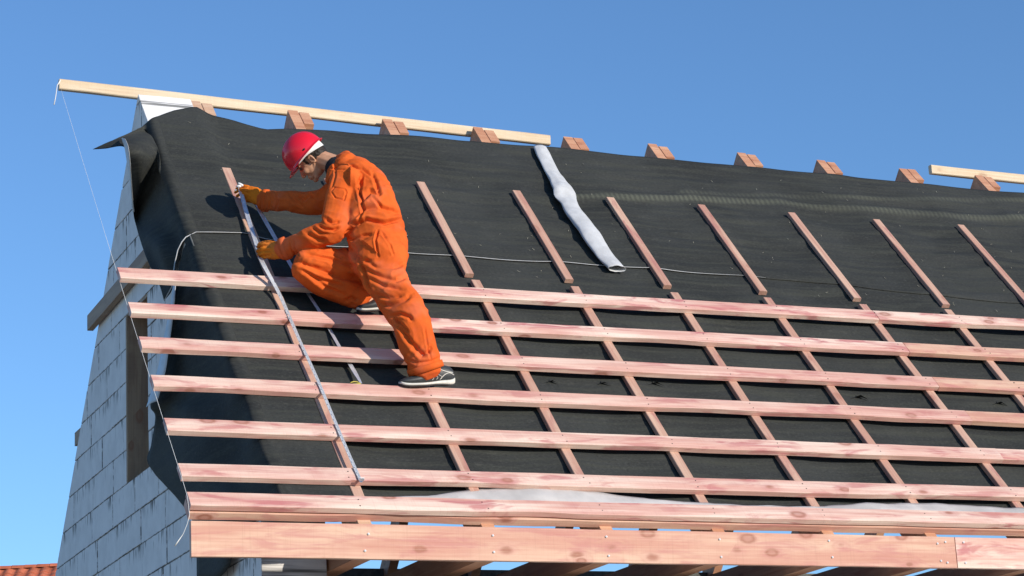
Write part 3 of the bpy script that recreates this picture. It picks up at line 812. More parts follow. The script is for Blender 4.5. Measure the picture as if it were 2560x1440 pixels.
def ell(c, R3, axes_=None, n=12):
    """ellipsoid: centre, radii, axes rows"""
    A = np.eye(3) if axes_ is None else axes_; V, Fc = [], []
    for i in range(1, n):
        th_ = math.pi*i/n
        for k_ in range(2*n):
            ph = math.pi*k_/n; l = np.array([R3[0]*math.sin(th_)*math.cos(ph), R3[1]*math.sin(th_)*math.sin(ph), R3[2]*math.cos(th_)])
            V.append(np.array(c)+l@A)
    m = 2*n
    for i in range(n-2):
        for k_ in range(m): k2 = (k_+1) % m; Fc.append((i*m+k_, (i+1)*m+k_, (i+1)*m+k2, i*m+k2))
    Fc.append(tuple(range(m))); Fc.append(tuple(range((n-2)*m, (n-1)*m))[::-1])
    return V, Fc
def capsule(a, b_, ra, rb, n=10):
    a, b_ = np.array(a, float), np.array(b_, float); d = b_-a; d = d/np.linalg.norm(d)
    pts = [a-d*ra*.95, a-d*ra*.7, a, b_, b_+d*rb*.7, b_+d*rb*.95]
    return tube_mesh(pts, [ra*.3, ra*.72, ra, rb, rb*.72, rb*.3], n)
def join(parts):
    V, Fc = [], []
    for v, f in parts:
        k0 = len(V); V += list(v); Fc += [tuple(k0+i for i in g) for g in f]
    return V, Fc
def solid(name, parts, mat, vox, smooth_it, parent, sculpt=None, cut=None):
    """union of closed shapes as one continuous skin (voxel remesh), smoothed, then sculpted"""
    V, Fc = join(parts)
    me = bpy.data.meshes.new(name); me.from_pydata([tuple(map(float, v)) for v in V], [], Fc); fix_normals(me)
    tmp = bpy.data.objects.new('tmp', me); COL.objects.link(tmp)
    m = tmp.modifiers.new('r', 'REMESH'); m.mode = 'VOXEL'; m.voxel_size = vox; m.adaptivity = 0
    if smooth_it: s_ = tmp.modifiers.new('s', 'SMOOTH'); s_.iterations = smooth_it; s_.factor = .5
    dg = bpy.context.evaluated_depsgraph_get(); ev = tmp.evaluated_get(dg); out = bpy.data.meshes.new_from_object(ev)
    bpy.data.objects.remove(tmp); out.name = name
    out.materials.clear()
    for mm in (mat if isinstance(mat, (list, tuple)) else [mat]): out.materials.append(mm)
    n = len(out.vertices); co = np.empty(n*3); out.vertices.foreach_get('co', co); co = co.reshape(-1, 3)
    nr = np.empty(n*3); out.vertices.foreach_get('normal', nr); nr = nr.reshape(-1, 3)
    if sculpt is not None:
        co = sculpt(co, nr); out.vertices.foreach_set('co', co.ravel())
    if cut is not None:
        bm = bmesh.new(); bm.from_mesh(out); kill = cut(co)
        bm.verts.ensure_lookup_table(); bmesh.ops.delete(bm, geom=[bm.verts[i] for i in np.nonzero(kill)[0]], context='VERTS'); bm.to_mesh(out); bm.free()
    out.polygons.foreach_set('use_smooth', [True]*len(out.polygons)); out.update()
    o = bpy.data.objects.new(name, out); return link(o, parent)
def pixv(co):
    d = co-CAM; wz = d@FW
    return 1280+FPX*(d@CR)/wz, 720-FPX*(d@CU)/wz, wz
def seg_dist(px, py, L):
    best = np.full(px.shape, 1e9); tt = np.zeros(px.shape); sg = np.zeros(px.shape); n = len(L)-1
    for i in range(n):
        (x0, y0), (x1, y1) = L[i], L[i+1]; dx, dy = x1-x0, y1-y0; l2 = dx*dx+dy*dy
        t = np.clip(((px-x0)*dx+(py-y0)*dy)/l2, 0, 1); ex, ey = px-(x0+t*dx), py-(y0+t*dy); d = np.hypot(ex, ey)
        m = d < best; best[m] = d[m]; tt[m] = (i+t[m])/n; sg[m] = np.sign(dx*ey-dy*ex)[m]
    return best, tt, sg

# --- coverall
torso = [(948, 655, 13.99, 74, .155), (945, 610, 14.0, 76, .16), (934, 560, 14.04, 74, .155), (915, 508, 14.12, 77, .165), (893, 463, 14.26, 72, .17), (876, 432, 14.35, 54, .18), (862, 412, 14.40, 36, .12)]
thigh_n = [(955, 640, 13.90, 68, .115), (958, 682, 13.84, 61, .115), (984, 735, 13.72, 52, .10), (1022, 790, 13.60, 52, .092), (1040, 845, 13.55, 49, .088), (1056, 895, 13.52, 45, .085), (1063, 921, 13.52, 44, .085)]
thigh_f = [(935, 668, 14.12, 52, .10), (860, 664, 14.08, 46, .095), (800, 660, 14.02, 44, .09), (768, 666, 14.0, 44, .085)]
shin_f = [(764, 668, 13.99, 42, .085), (800, 690, 14.02, 46, .088), (850, 716, 14.05, 44, .085), (888, 738, 14.07, 36, .08), (902, 746, 14.08, 33, .08)]
arm_n = [(868, 446, 14.18, 44, .08), (860, 485, 14.12, 44, .082), (850, 530, 14.04, 44, .078), (833, 572, 13.98, 38, .075), (800, 588, 13.99, 31, .07), (760, 603, 14.02, 28, .062), (722, 618, 14.10, 27, .055), (708, 624, 14.13, 28, .052)]
arm_f = [(862, 470, 14.48, 42, .085), (815, 500, 14.54, 34, .08), (770, 508, 14.59, 30, .07), (720, 503, 14.68, 27, .06), (670, 502, 14.81, 26, .055), (661, 501, 14.84, 27, .052)]
collar = [(824, 452, 14.36, 12, .06), (836, 425, 14.38, 16, .085), (852, 402, 14.42, 17, .085), (868, 390, 14.46, 14, .06)]
CRE = [  # (polyline px, width px, depth m, max depth of surface, min depth)
 ([(1004, 548), (960, 556), (915, 548), (885, 560), (862, 592)], 5, -.020),
 ([(862, 590), (880, 600), (905, 588), (930, 584)], 4, -.010),
 ([(900, 505), (925, 475), (948, 482), (942, 470)], 6, -.014),
 ([(885, 540), (905, 520), (945, 516), (985, 532)], 7, -.015),
 ([(935, 497), (955, 515), (985, 524), (1000, 535)], 4, -.012),
 ([(905, 500), (893, 470), (905, 440)], 4, -.010),
 ([(870, 412), (905, 420), (930, 440)], 4, -.012),
 ([(930, 430), (940, 455), (945, 470)], 5, -.011),
 ([(905, 442), (899, 480), (905, 520), (896, 560)], 4, -.012),
 ([(835, 405), (838, 440), (828, 470)], 3, -.006),
 ([(823, 420), (862, 422)], 2.5, -.006),
 ([(828, 478), (835, 468), (862, 472), (866, 480), (860, 500), (838, 494), (828, 480)], 2.2, -.006),
 ([(812, 545), (830, 556), (850, 553)], 5, -.012),
 ([(795, 562), (810, 572), (835, 575), (848, 568)], 4, -.012),
 ([(780, 568), (800, 583), (820, 585)], 4, -.009),
 ([(765, 582), (795, 600), (815, 602)], 5, -.010),
 ([(730, 598), (736, 620), (748, 640)], 3, -.007),
 ([(722, 602), (728, 626), (740, 644)], 2.5, -.006),
 ([(858, 600), (900, 660), (915, 700), (926, 735)], 5, -.018),
 ([(880, 612), (892, 640), (905, 652), (930, 648)], 5, -.011),
 ([(945, 575), (938, 600), (945, 640)], 3, -.010),
 ([(955, 580), (975, 610), (985, 640)], 3, -.006),
 ([(905, 670), (950, 690), (990, 700), (1020, 690)], 6, -.010),
 ([(915, 690), (960, 715), (1010, 722)], 5, -.008),
 ([(900, 640), (940, 668), (985, 668), (1015, 655)], 6, -.008),
 ([(935, 735), (970, 745), (1005, 738)], 6, -.010),
 ([(950, 760), (975, 765), (1010, 750), (1030, 735)], 6, -.010),
 ([(975, 790), (1000, 784), (1022, 790), (1030, 800)], 5, -.014),
 ([(978, 792), (1005, 812), (1020, 830)], 4, -.012),
 ([(985, 800), (1020, 850), (1048, 880), (1060, 890)], 7, -.016),
 ([(1050, 890), (1070, 880), (1080, 865)], 5, -.010),
 ([(1062, 820), (1068, 860), (1078, 900)], 3, -.006),
 ([(1012, 895), (1040, 908), (1080, 903), (1104, 892)], 4, -.006),
 ([(760, 632), (800, 640), (850, 652), (892, 668)], 6, -.012),
 ([(785, 625), (830, 632), (870, 650)], 5, -.008),
 ([(735, 650), (790, 672), (850, 690), (905, 700)], 8, -.016),
 ([(745, 670), (800, 700), (850, 712)], 6, -.010),
 ([(730, 628), (740, 640), (735, 655)], 5, -.007),
 ([(775, 690), (820, 722), (862, 738)], 6, -.010),
 ([(862, 755), (878, 745), (895, 752)], 5, -.010),
 ([(745, 486), (760, 500), (775, 486), (790, 498)], 4, -.009),
 ([(690, 482), (694, 505), (690, 525)], 3, -.006),
 ([(672, 480), (676, 500), (672, 522)], 2.5, -.005),
 ([(720, 482), (740, 505), (760, 520)], 5, -.007),
]
def sculpt_coverall(co, nr):
    px, py, dz = pixv(co); front = np.clip(-(nr@FW)*2.2+.3, 0, 1); disp = np.zeros(len(co))
    for L, wd, dep in CRE:
        d, t, sg = seg_dist(px, py, L); env = np.clip(np.minimum(t, 1-t)*6+.25, 0, 1)
        x = d/(wd*.85)
        disp += 1.35*env*front*(dep*np.exp(-x**2) - dep*.28*np.exp(-((x-2.0)/.9)**2)*np.where(sg > 0, 1.0, .45))
    nz = np.empty(len(co))
    for i, (p, q) in enumerate(zip(co, nr)):
        v = Vector(p.tolist()); a = noise.noise(v*5.0); b_ = noise.noise(Vector((p[0]*9+p[2]*6, p[1]*5, p[2]*11+a*1.5))); c_ = noise.noise(v*24)
        nz[i] = .0048*(1-abs(b_)*3.2)+.0009*c_+.005*a
    disp += nz-.004
    return co+nr*disp[:, None]
parts = [chain(c, ns=24) for c in (torso, thigh_n, thigh_f, shin_f, arm_n, arm_f, collar)]
# shoulders yoke and hips bridge so that far and near limbs meet in one garment
parts += [chain([(876, 450, 14.12, 36, .06), (868, 455, 14.33, 50, .10), (862, 468, 14.5, 38, .06)][::1])]
parts += [chain([(952, 640, 13.86, 62, .08), (945, 652, 14.0, 70, .12), (935, 662, 14.14, 52, .08)])]
solid('coverall', parts, M_ORANGE, .0046, 6, worker, sculpt_coverall)
# cuffs, pocket flap, shoulder strap, belt loops
def loop_at(a, b_, rad_px, dr, d, wpx=9, name='cuff', mat=None):
    c0 = at_depth(a[0], a[1], d); c1 = at_depth(b_[0], b_[1], d); T = c1-c0; L = np.linalg.norm(T); T /= L; N = np.cross(T, FW); R_ = rad_px/PXM(d)
    V = []; ns = 28; prof = [(0, -.006), (0, .003), (.5, .0045), (1, .003), (1, -.006)]
    for s, e in prof:
        for k_ in range(ns):
            t = 2*math.pi*k_/ns; ee = e+.0015*noise.noise(Vector((math.cos(t)*3, math.sin(t)*3, s*2)))
            V.append(c0+T*L*s+N*(R_+ee)*math.cos(t)+FW*(dr+ee)*math.sin(t))
    Fc = [(i*ns+k_, i*ns+(k_+1) % ns, (i+1)*ns+(k_+1) % ns, (i+1)*ns+k_) for i in range(len(prof)-1) for k_ in range(ns)]
    o = mesh_obj(name, V, Fc, mat or M_ORANGE, worker, smooth=True); fix_normals(o.data); return o
loop_at((721, 618), (704, 625), 28, .055, 14.125)
loop_at((672, 502), (655, 501), 27, .056, 14.84)

# --- head: local frame x forward, y to the worker's left (towards camera), z up; origin at the helmet rim centre
HO = at_depth(762, 387, 14.48)
fwd = -.65*CR-.76*CU+.10*FW; fwd /= np.linalg.norm(fwd); lft = -FW-(-FW@fwd)*fwd; lft /= np.linalg.norm(lft); upv = np.cross(fwd, lft)
HA = np.array([fwd, lft, upv])
def hp(x, y, z): return HO+np.array([x, y, z])@HA
def hell(c, r): return ell(hp(*c), r, HA)
def hcap(a, b_, ra, rb): return capsule(hp(*a), hp(*b_), ra, rb)
nb_ = at_depth(858, 418, 14.39)
head = [hell((-.012, 0, .0), (.098, .076, .10)), hell((.030, 0, -.070), (.064, .060, .085)), hell((.020, 0, -.118), (.060, .052, .048)), hell((.072, 0, -.156), (.022, .022, .016)),
  hcap((.090, 0, -.040), (.113, 0, -.083), .0085, .0115), hell((.106, .010, -.088), (.010, .008, .008)), hell((.106, -.010, -.088), (.010, .008, .008)),
  hcap((.086, .012, -.026), (.074, .042, -.026), .010, .009), hcap((.086, -.012, -.026), (.074, -.042, -.026), .010, .009),
  hell((.062, .042, -.075), (.026, .018, .024)), hell((.062, -.042, -.075), (.026, .018, .024)),
  hcap((.092, -.018, -.117), (.092, .018, -.117), .0075, .0075), hcap((.090, -.015, -.130), (.090, .015, -.130), .0085, .0085), hell((.078, 0, -.122), (.022, .032, .022)),
  hcap((-.005, .045, -.09), (.055, .028, -.148), .018, .016), hcap((-.005, -.045, -.09), (.055, -.028, -.148), .018, .016),
  capsule(hp(-.035, 0, -.07), nb_, .058, .062)]
for s_ in (1, -1):
    head += [hell((-.016, s_*.074, -.060), (.018, .007, .031)), hell((-.028, s_*.080, -.055), (.008, .008, .026)), hell((-.014, s_*.079, -.038), (.014, .007, .007))]
# slim body inside the clothes: one skin with the head
def slim(c, k): return chain([(a, b_, d, r*k, z*k) for a, b_, d, r, z in c], ns=14)
head += [slim(torso, .62), slim(thigh_n, .62), slim(thigh_f, .7), slim(shin_f, .65), slim(arm_n, .58), slim(arm_f, .6)]
head += [chain([(1063, 921, 13.52, 22, .045), (1068, 940, 13.53, 20, .045)]), chain([(902, 746, 14.08, 20, .04), (925, 762, 14.1, 18, .04)])]
def sculpt_head(co, nr):
    l = (co-HO)@HA.T; d = np.zeros(len(co))
    for s_ in (1, -1):
        e = np.sqrt(((l[:, 0]-.086)/.016)**2+((l[:, 1]-s_*.030)/.017)**2+((l[:, 2]+.043)/.011)**2); d -= .006*np.exp(-e**2)
        e = np.sqrt(((l[:, 0]+.010)/.014)**2+((l[:, 1]-s_*.084)/.012)**2+((l[:, 2]+.062)/.018)**2); d -= .006*np.exp(-e**2)
    m = np.sqrt(((l[:, 0]-.1)/.02)**2+(l[:, 1]/.024)**2); d -= .004*np.exp(-m**4)*np.exp(-((l[:, 2]+.1235)/.0032)**2)
    return co+nr*d[:, None]
solid('body', head, M_SKIN, .0042, 3, worker, sculpt_head)
for s_ in (1, -1):
    V, Fc = ell(hp(.079, s_*.031, -.043), (.0125, .0125, .0085), HA, 8); mesh_obj('eye', V, Fc, M_EYE, worker, smooth=True)
    V, Fc = tube_mesh([hp(.094, s_*.012, -.024), hp(.094, s_*.028, -.020), hp(.082, s_*.046, -.024)], [.002, .0035, .0018], 6); mesh_obj('eyebrow', V, Fc, M_HAIR, worker, smooth=True)
# hair below the helmet
def hair_cut(co):
    l = (co-HO)@HA.T; x, y, z = l.T
    hairline = np.where(x > .012, -.052+(x-.012)*1.0, -.050)
    hairline = np.where((x > -.03) & (x <= .02), -.030-.0*(x), hairline)
    hairline = np.where((x > .012) & (x < .034), -.072, hairline)
    hairline = np.where(x <= -.03, -.105, hairline)
    hairline = np.where(x > .034, -.02+(x-.034)*.9, hairline)
    return (z < hairline) | (z > .03)
def hair_sc(co, nr): return co+nr*np.array([.0035*noise.noise(Vector((p*70).tolist())) for p in co])[:, None]
solid('hair', [hell((-.014, 0, .0), (.1035, .0815, .105)), hell((-.045, 0, -.058), (.076, .070, .070)), hell((.0, 0, -.03), (.07, .0715, .06))], M_HAIR, .004, 2, worker, hair_sc, hair_cut)
# neck warmer
V, Fc = join([])
nw = []
a0 = hp(-.045, 0, -.125)*.45+at_depth(850, 424, 14.38)*.55
for i in range(7):
    t = i/6; nw.append(a0*(1-t)+at_depth(850, 424, 14.38)*t)
V, Fc = tube_mesh(nw, [.066, .070, .073, .075, .077, .079, .080], 24, cap=False)
V = [v+np.array([0, 0, 1])*.004*noise.noise(Vector((v*22).tolist())) for v in V]
o = mesh_obj('neck_warmer', V, Fc, M_BLACK, worker, smooth=True); s_ = o.modifiers.new('t', 'SOLIDIFY'); s_.thickness = .006
# collar points
def flap(name, pts, mat, depth_off=0, th=.003):
    V = [at_depth(*p) for p in pts]; n = len(V); c_ = sum(V)/n
    V = V+[v+FW*th for v in V]; Fc = [tuple(range(n)), tuple(range(n, 2*n))[::-1]]+[(i, (i+1) % n, n+(i+1) % n, n+i) for i in range(n)]
    o = mesh_obj(name, V, Fc, mat, worker); fix_normals(o.data); return o
# helmet: shell with ridges, rolled brim, peak; white band behind
hm, hf = [], []
NU, NV = 64, 22
def rim_r(ph):
    c_, s_ = math.cos(ph), math.sin(ph); return 1/math.sqrt((c_/.140)**2+(s_/.114)**2)
for i in range(NV+1):
    t = i/NV
    for k_ in range(NU):
        ph = 2*math.pi*k_/NU; r = rim_r(ph)
        a = t*math.pi/2; rr_ = r*math.cos(a)**.92; z = .142*math.sin(a)
        # three raised ridges running over the crown
        y_ = rr_*math.sin(ph)
        bulge = 0
        for y0 in (0, .032, -.032): bulge += .0035*math.exp(-((y_-y0)/.006)**2)*min(1, math.sin(a)*2.2)
        k2 = 1+bulge/.14
        hm.append(hp((rr_*math.cos(ph))*k2-.002, rr_*math.sin(ph)*k2, z*k2+.002))
hf += [(i*NU+k_, i*NU+(k_+1) % NU, (i+1)*NU+(k_+1) % NU, (i+1)*NU+k_) for i in range(NV) for k_ in range(NU)]
k0 = len(hm); prof = [(0, 0), (.004, -.005), (.011, -.011), (1, 1)]
for j in range(4):
    for k_ in range(NU):
        ph = 2*math.pi*k_/NU; r = rim_r(ph); pk = max(0, math.cos(ph))**3.0
        if j == 0: e, z = 0, .0
        elif j == 1: e, z = .004, -.006
        elif j == 2: e, z = .009+.016*pk, -.012-.005*pk
        else: e, z = .012+.028*pk, -.013-.010*pk
        hm.append(hp((r+e)*math.cos(ph)-.002, (r+e)*math.sin(ph), z))
hf += [(k0+j*NU+k_, k0+(j+1)*NU+k_, k0+(j+1)*NU+(k_+1) % NU, k0+j*NU+(k_+1) % NU) for j in range(3) for k_ in range(NU)]
hf += [(k_, k0+k_, k0+(k_+1) % NU, (k_+1) % NU) for k_ in range(NU)]
helmet = mesh_obj('helmet', hm, hf, M_RED, worker, smooth=True); fix_normals(helmet.data)
s_ = helmet.modifiers.new('t', 'SOLIDIFY'); s_.thickness = .003; s_.offset = -1
bv, NBn = [], 34
for k_ in range(NBn+1):
    ph = math.pi*(.30+1.40*k_/NBn)
    r = rim_r(ph)*.90; back = max(0, -math.cos(ph))
    for z, e in ((.006, 0), (-.012, .003), (-.016-.030*back**1.5-.006, .0)): bv.append(hp(r*math.cos(ph)*(1+e*8)+.0, (r+e)*math.sin(ph), z))
o = mesh_obj('helmet_band', bv, grid_faces(NBn+1, 3), M_WHITE, helmet, smooth=True); s_ = o.modifiers.new('t', 'SOLIDIFY'); s_.thickness = .003
# small clip on the side of the helmet
V, Fc = ell(hp(-.035, .112, .014), (.010, .006, .006), HA, 6); mesh_obj('helmet_clip', V, Fc, M_BLACK, helmet, smooth=True)

# --- gloves
def cpx(pts): return [at_depth(*p[:3]) for p in pts]
def finger(st, radii, n=10):
    P = cpx(st); out = []
    K = len(P)-1; q = [catmull(P, i/4) for i in range(K*4+1)]; R_ = [float(catmull([(r, 0) for r in radii], i/4)[0]) for i in range(K*4+1)]
    d = q[-1]-q[-2]; d /= np.linalg.norm(d); q += [q[-1]+d*R_[-1]*.55, q[-1]+d*R_[-1]*.85]; R_ += [R_[-1]*.8, R_[-1]*.4]
    return tube_mesh(q, R_, n)
def knit(co, nr):
    px, py, dz = pixv(co)
    return co+nr*np.array([.0012*math.sin(p[2]*900+p[0]*300)+.002*noise.noise(Vector((p*60).tolist())) for p in co])[:, None]
r1 = .0115
near = [chain([(718, 622, 14.11, 22, .040), (700, 625, 14.14, 22, .038), (682, 626, 14.17, 23, .034), (668, 627, 14.19, 20, .028)], ns=16)]
near += [finger([(680, 611, 14.17), (656, 611, 14.19), (646, 617, 14.235), (652, 621, 14.27)], [.0125, .012, .0115, .010]),
  finger([(680, 621, 14.15), (655, 622, 14.17), (644, 628, 14.225), (650, 632, 14.27)], [.0125, .012, .0115, .010]),
  finger([(680, 631, 14.15), (656, 633, 14.17), (646, 638, 14.225), (652, 640, 14.26)], [.012, .0115, .011, .010]),
  finger([(682, 640, 14.16), (662, 643, 14.18), (651, 646, 14.22), (656, 646, 14.25)], [.0115, .011, .010, .009]),
  finger([(690, 610, 14.20), (672, 606, 14.25), (655, 608, 14.29), (646, 612, 14.30)], [.014, .0125, .0115, .010])]
solid('glove', near, M_GLOVE, .0035, 2, worker, knit)['label'] = 'orange knit glove of the near hand closed round the tape'
far = [chain([(668, 501, 14.83, 20, .038), (652, 497, 14.85, 19, .037), (636, 488, 14.87, 21, .034), (620, 482, 14.89, 18, .028)], ns=16)]
far += [finger([(632, 473, 14.88), (614, 466, 14.90), (600, 467, 14.92), (591, 473, 14.93)], [.012, .012, .011, .0095]),
  finger([(628, 480, 14.86), (610, 474, 14.88), (597, 476, 14.90), (588, 481, 14.92)], [.012, .012, .011, .0095]),
  finger([(628, 488, 14.86), (612, 484, 14.875), (600, 486, 14.90), (592, 491, 14.92)], [.012, .0115, .0105, .009]),
  finger([(630, 496, 14.87), (618, 498, 14.88), (610, 503, 14.90), (606, 508, 14.91)], [.0115, .011, .010, .009]),
  finger([(642, 500, 14.90), (628, 503, 14.93), (614, 500, 14.95), (604, 494, 14.95)], [.014, .0125, .0115, .010])]
solid('glove', far, M_GLOVE, .0035, 2, worker, knit)['label'] = 'orange knit glove of the far hand pinching the tape'

# --- shoes: lofted along the sole
def shoe(toe, heel, dt, dh, h_up, name_lab, s=1.0, w_=.048):
    T = at_depth(toe[0], toe[1], dt); H = at_depth(heel[0], heel[1], dh); L = np.linalg.norm(H-T); X_ = (H-T)/L
    Z = CU*.97+(-FW)*-.10; Z = Z-(Z@X_)*X_; Z /= np.linalg.norm(Z); Y_ = np.cross(Z, X_)
    root = None
    # stations: (t, sole bottom, upper height, half width)
    ST_ = [(0.0, .012, .030, .020), (.05, .004, .040, .034), (.15, .0, .050, .044), (.30, .0, .062, .048), (.45, .002, .085, .045), (.60, .006, .108, .040), (.75, .006, .120, .037), (.90, .002, .112, .036), (.97, .006, .095, .030), (1.0, .012, .070, .022)]
    def loft(zlo, zhi, wk, name, mat, par, flat=False):
        V = []; ns = 18; N_ = 30
        for i in range(N_+1):
            q = catmull(ST_, i/N_*(len(ST_)-1)); t, zb, zt, hw = q; lo, hi = zlo(q), zhi(q)
            for k_ in range(ns):
                a = 2*math.pi*k_/ns; c_, s_ = math.cos(a), math.sin(a)
                pw_ = .55 if flat else .8
                yy = hw*wk*math.copysign(abs(c_)**pw_, c_); zz = (lo+hi)/2+(hi-lo)/2*math.copysign(abs(s_)**pw_, s_)
                if not flat and s_ > 0: yy *= 1-.28*s_*s_
                V.append(T+X_*t*L+Y_*yy+Z*zz)
        Fc = grid_ = [(i*ns+k_, i*ns+(k_+1) % ns, (i+1)*ns+(k_+1) % ns, (i+1)*ns+k_) for i in range(N_) for k_ in range(ns)]
        Fc += [tuple(range(ns))[::-1], tuple(range(N_*ns, N_*ns+ns))]
        o = mesh_obj(name, V, Fc, mat, par, smooth=True); fix_normals(o.data); return o
    up = loft(lambda q: q[1]+.008, lambda q: q[2]*s, 1.0, 'shoe', M_SHOE, worker); up['label'] = name_lab
    loft(lambda q: q[1]-.004, lambda q: q[1]+.014+.022*max(0, (q[0]-.55)/.45)**1.3, 1.10, 'sole', M_SOLE, up, True)
    loft(lambda q: q[1]-.009, lambda q: q[1]-.002, 1.06, 'outsole', M_SHOE, up, True)
    def stripe(pts, r=.0026):
        P = []
        for t, z, k_ in pts:
            q = catmull(ST_, t*0+np.interp(t, [a[0] for a in ST_], range(len(ST_)))); hw = q[3]
            zz = z*q[2]*s; sv = (zz-(q[1]+.008+q[2]*s)/2)/((q[2]*s-q[1]-.008)/2); sv = max(-.98, min(.98, sv)); sn = math.copysign(abs(sv)**(1/.8), sv)
            c_ = math.sqrt(max(0, 1-sn*sn)); yy = hw*abs(c_)**.8*(1-(.28*sn*sn if sn > 0 else 0))
            P.append(T+X_*t*L+Y_*side*(yy+.001)+Z*zz)
        q = [catmull(P, i/3) for i in range((len(P)-1)*3+1)]
        V, Fc = tube_mesh(q, r, 6); mesh_obj('stripe', V, Fc, M_SOLE, up, smooth=True)
    side = 1.0 if (Y_@(-FW)) > 0 else -1.0
    stripe([(.42, .62, 0), (.50, .80, 0), (.56, .93, 0)]); stripe([(.56, .92, 0), (.68, .80, 0), (.82, .66, 0), (.95, .72, 0)])
    stripe([(.70, .25, 0), (.78, .48, 0), (.88, .62, 0), (.97, .60, 0)])
    for t in (.50, .58, .66): stripe([(t, .55, 0), (t+.08, .38, 0), (t+.05, .28, 0)], .0016)
    return up
shoe((1000, 964), (1134, 962), 13.44, 13.60, .1, 'black and white trainer of the stretched leg standing on the fourth batten')
shoe((893, 778), (1000, 772), 14.02, 14.12, .1, 'black trainer of the folded leg, in shadow on the second batten', s=.9)
# trouser hem and sock
loop_at((1061, 912), (1066, 928), 45, .088, 13.52, name='trouser_hem')
V, Fc = chain([(1070, 922, 13.54, 26, .05), (1080, 935, 13.55, 26, .05)]); mesh_obj('sock', V, Fc, M_BLACK, worker, smooth=True)

# ------------------------------------------------------------------ tape measure and steel strip
def blade(name, pts, widths, mat, th=.0012, cup=.004, n=40, parent=None, M_=None, lab=None, cat=None, up_=None):
    P = [np.array(p) for p in pts]; K = len(P)-1; V = []; base = P[0]
    q = [catmull(P, i/n*K) for i in range(n+1)]
    for i, p in enumerate(q):
        T = q[min(i+1, n)]-q[max(i-1, 0)]; T /= np.linalg.norm(T); U_ = np.array(up_ if up_ is not None else RN, float); S = np.cross(U_, T); S /= np.linalg.norm(S); U2 = np.cross(T, S)
        w_ = np.interp(i/n, np.linspace(0, 1, len(widths)), widths)
        for j in range(5):
            a = (j/4-.5)*2; V.append(p+S*w_*a/2+U2*(-cup*(1-a*a))-base)
    k0 = len(V)
    for i in range(n+1):
        for j in range(5): V.append(V[i*5+j]-np.array(RN)*th)
    Fc = grid_faces(n+1, 5)+[tuple(reversed(f)) for f in grid_faces(n+1, 5, k0)]
    for i in range(n):
        for j in (0, 4): Fc.append((i*5+j, (i+1)*5+j, k0+(i+1)*5+j, k0+i*5+j))
    o = mesh_obj(name, V, Fc, mat, parent, Matrix.Translation(Vector(base.tolist())), smooth=True); fix_normals(o.data)
    if isinstance(mat, list):
        for p_ in o.data.polygons:
            if p_.center[2]+base[2] > 1.99: p_.material_index = 1
    if cat: tag(o, lab, cat)
    return o, q
tp = [at_depth(601, 470, 14.90), at_depth(608, 500, 14.82), at_depth(622, 550, 14.63), at_depth(640, 605, 14.36), at_depth(650, 640, 14.20), at_depth(661, 665, 14.06)]
for px, py in [(700, 738), (747, 846), (790, 940), (832, 1040), (870, 1130), (903, 1204)]:
    tp.append(at_plane(px, py, RN, .012))
tape = empty('tape_measure', tp[-1], 'long steel tape measure pulled down over the battens from both gloves', 'tape measure')
NS_ = 66
b1, q1 = blade('blade', tp, [.030]*6+[.024, .021, .020, .020, .020, .020], [M_TAPE, M_STEEL], n=NS_, cup=.005, parent=tape)
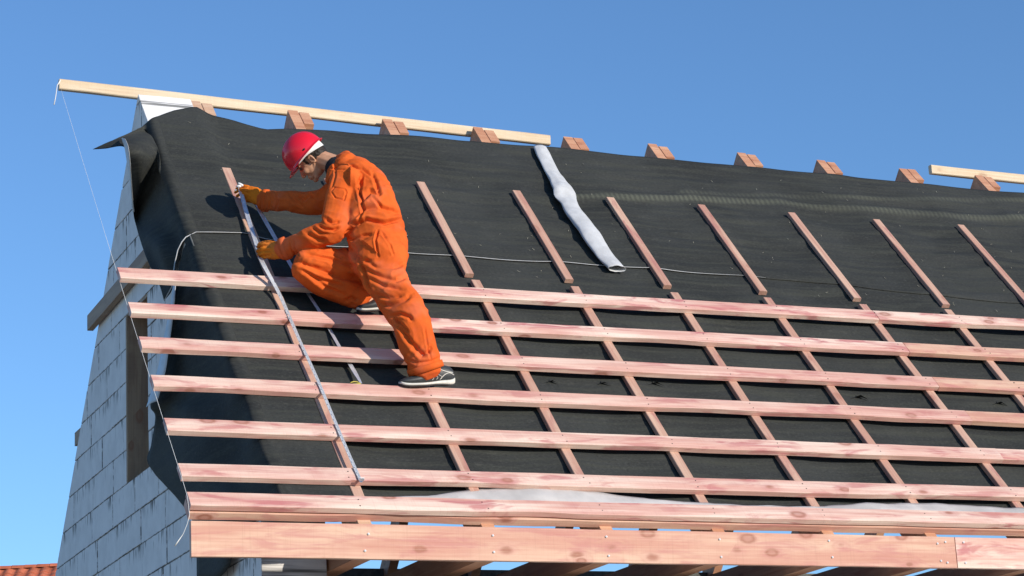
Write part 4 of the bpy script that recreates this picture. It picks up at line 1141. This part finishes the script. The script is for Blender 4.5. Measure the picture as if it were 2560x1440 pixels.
# printed scale: ticks and figures
V, Fc = [], []
tot = 0; last = q1[0]; r7 = random.Random(2)
LL = [0]
for a, b_ in zip(q1, q1[1:]): LL.append(LL[-1]+np.linalg.norm(b_-a))
def onb(s):
    s = min(max(s, 0), LL[-1]-1e-6); i = max(k_ for k_ in range(len(LL)) if LL[k_] <= s); i = min(i, len(q1)-2); f = (s-LL[i])/(LL[i+1]-LL[i]); return q1[i]*(1-f)+q1[i+1]*f
s = .62
while s < LL[-1]-.03:
    if s < 1.25: s = 1.25
    p0 = onb(s); p1 = onb(s+.004); T = p1-p0; T /= np.linalg.norm(T); S = np.cross(RN, T); S /= np.linalg.norm(S)
    big = int(round(s*100)) % 5 == 0
    ext = .007 if big else .003
    k0 = len(V); o0 = p0+np.array(RN)*.0012
    V += [o0-S*.009, o0-S*(.009-ext), o0-S*(.009-ext)+T*.0022, o0-S*.009+T*.0022]; Fc.append((k0, k0+1, k0+2, k0+3))
    if big:
        k0 = len(V); o0 = p0+T*.012+np.array(RN)*.0012
        V += [o0-S*.003, o0+S*.005, o0+S*.005+T*.012, o0-S*.003+T*.012]; Fc.append((k0, k0+1, k0+2, k0+3))
    s += .01
tag(mesh_obj('scale_marks', V, Fc, M_INK, b1), kind='stuff')
e = tp[-1]; T = tp[-1]-tp[-2]; T /= np.linalg.norm(T); S = np.cross(RN, T)
plank('end_hook', M_STEEL, tape, e-S*.014+np.array(RN)*.003, e+S*.014+np.array(RN)*.003, T, .022, .003, seg=9, wob=0, cham=.0005)
V, Fc = ell(at_depth(597, 466, 14.90), (.018, .010, .014), np.array([CR, CU, FW]), 8); mesh_obj('end_cap', V, Fc, M_WHITE, tape, smooth=True)
V, Fc = ell(at_depth(591, 476, 14.91), (.012, .008, .011), np.array([CR, CU, FW]), 8); mesh_obj('end_cap', V, Fc, M_WHITE, tape, smooth=True)
V, Fc = ell(at_depth(603, 462, 14.90), (.026, .009, .008), np.array([CR*.85-CU*.5, CU*.85+CR*.5, FW]), 8); mesh_obj('end_cap', V, Fc, M_WHITE, tape, smooth=True)
sp_ = []
for px, py, h in [(634, 498, .0), (668, 560, -.03), (720, 650, -.045), (760, 718, -.052), (797, 775, -.052), (846, 862, -.052), (884, 925, -.052), (903, 958, -.052)]: sp_.append(at_plane(px, py, RN, h))
blade('steel_strip', sp_, [.030, .030, .028, .024, .022, .022, .030, .012], M_STEEL, n=30, cup=.002, lab='second steel strip lying on the membrane beneath the battens below the near hand', cat='steel strip')
V, Fc = tube_mesh([at_plane(x, y, RN, -.045) for x, y in [(876, 957), (884, 954), (893, 955), (901, 959), (893, 960), (882, 960)]], .004, 6)
tag(mesh_obj('yellow_strap', V, Fc, plain('yellow_nylon', (.55, .45, .08), .6), smooth=True), 'small yellow loop lying above the fourth batten left of the front shoe', 'loop')
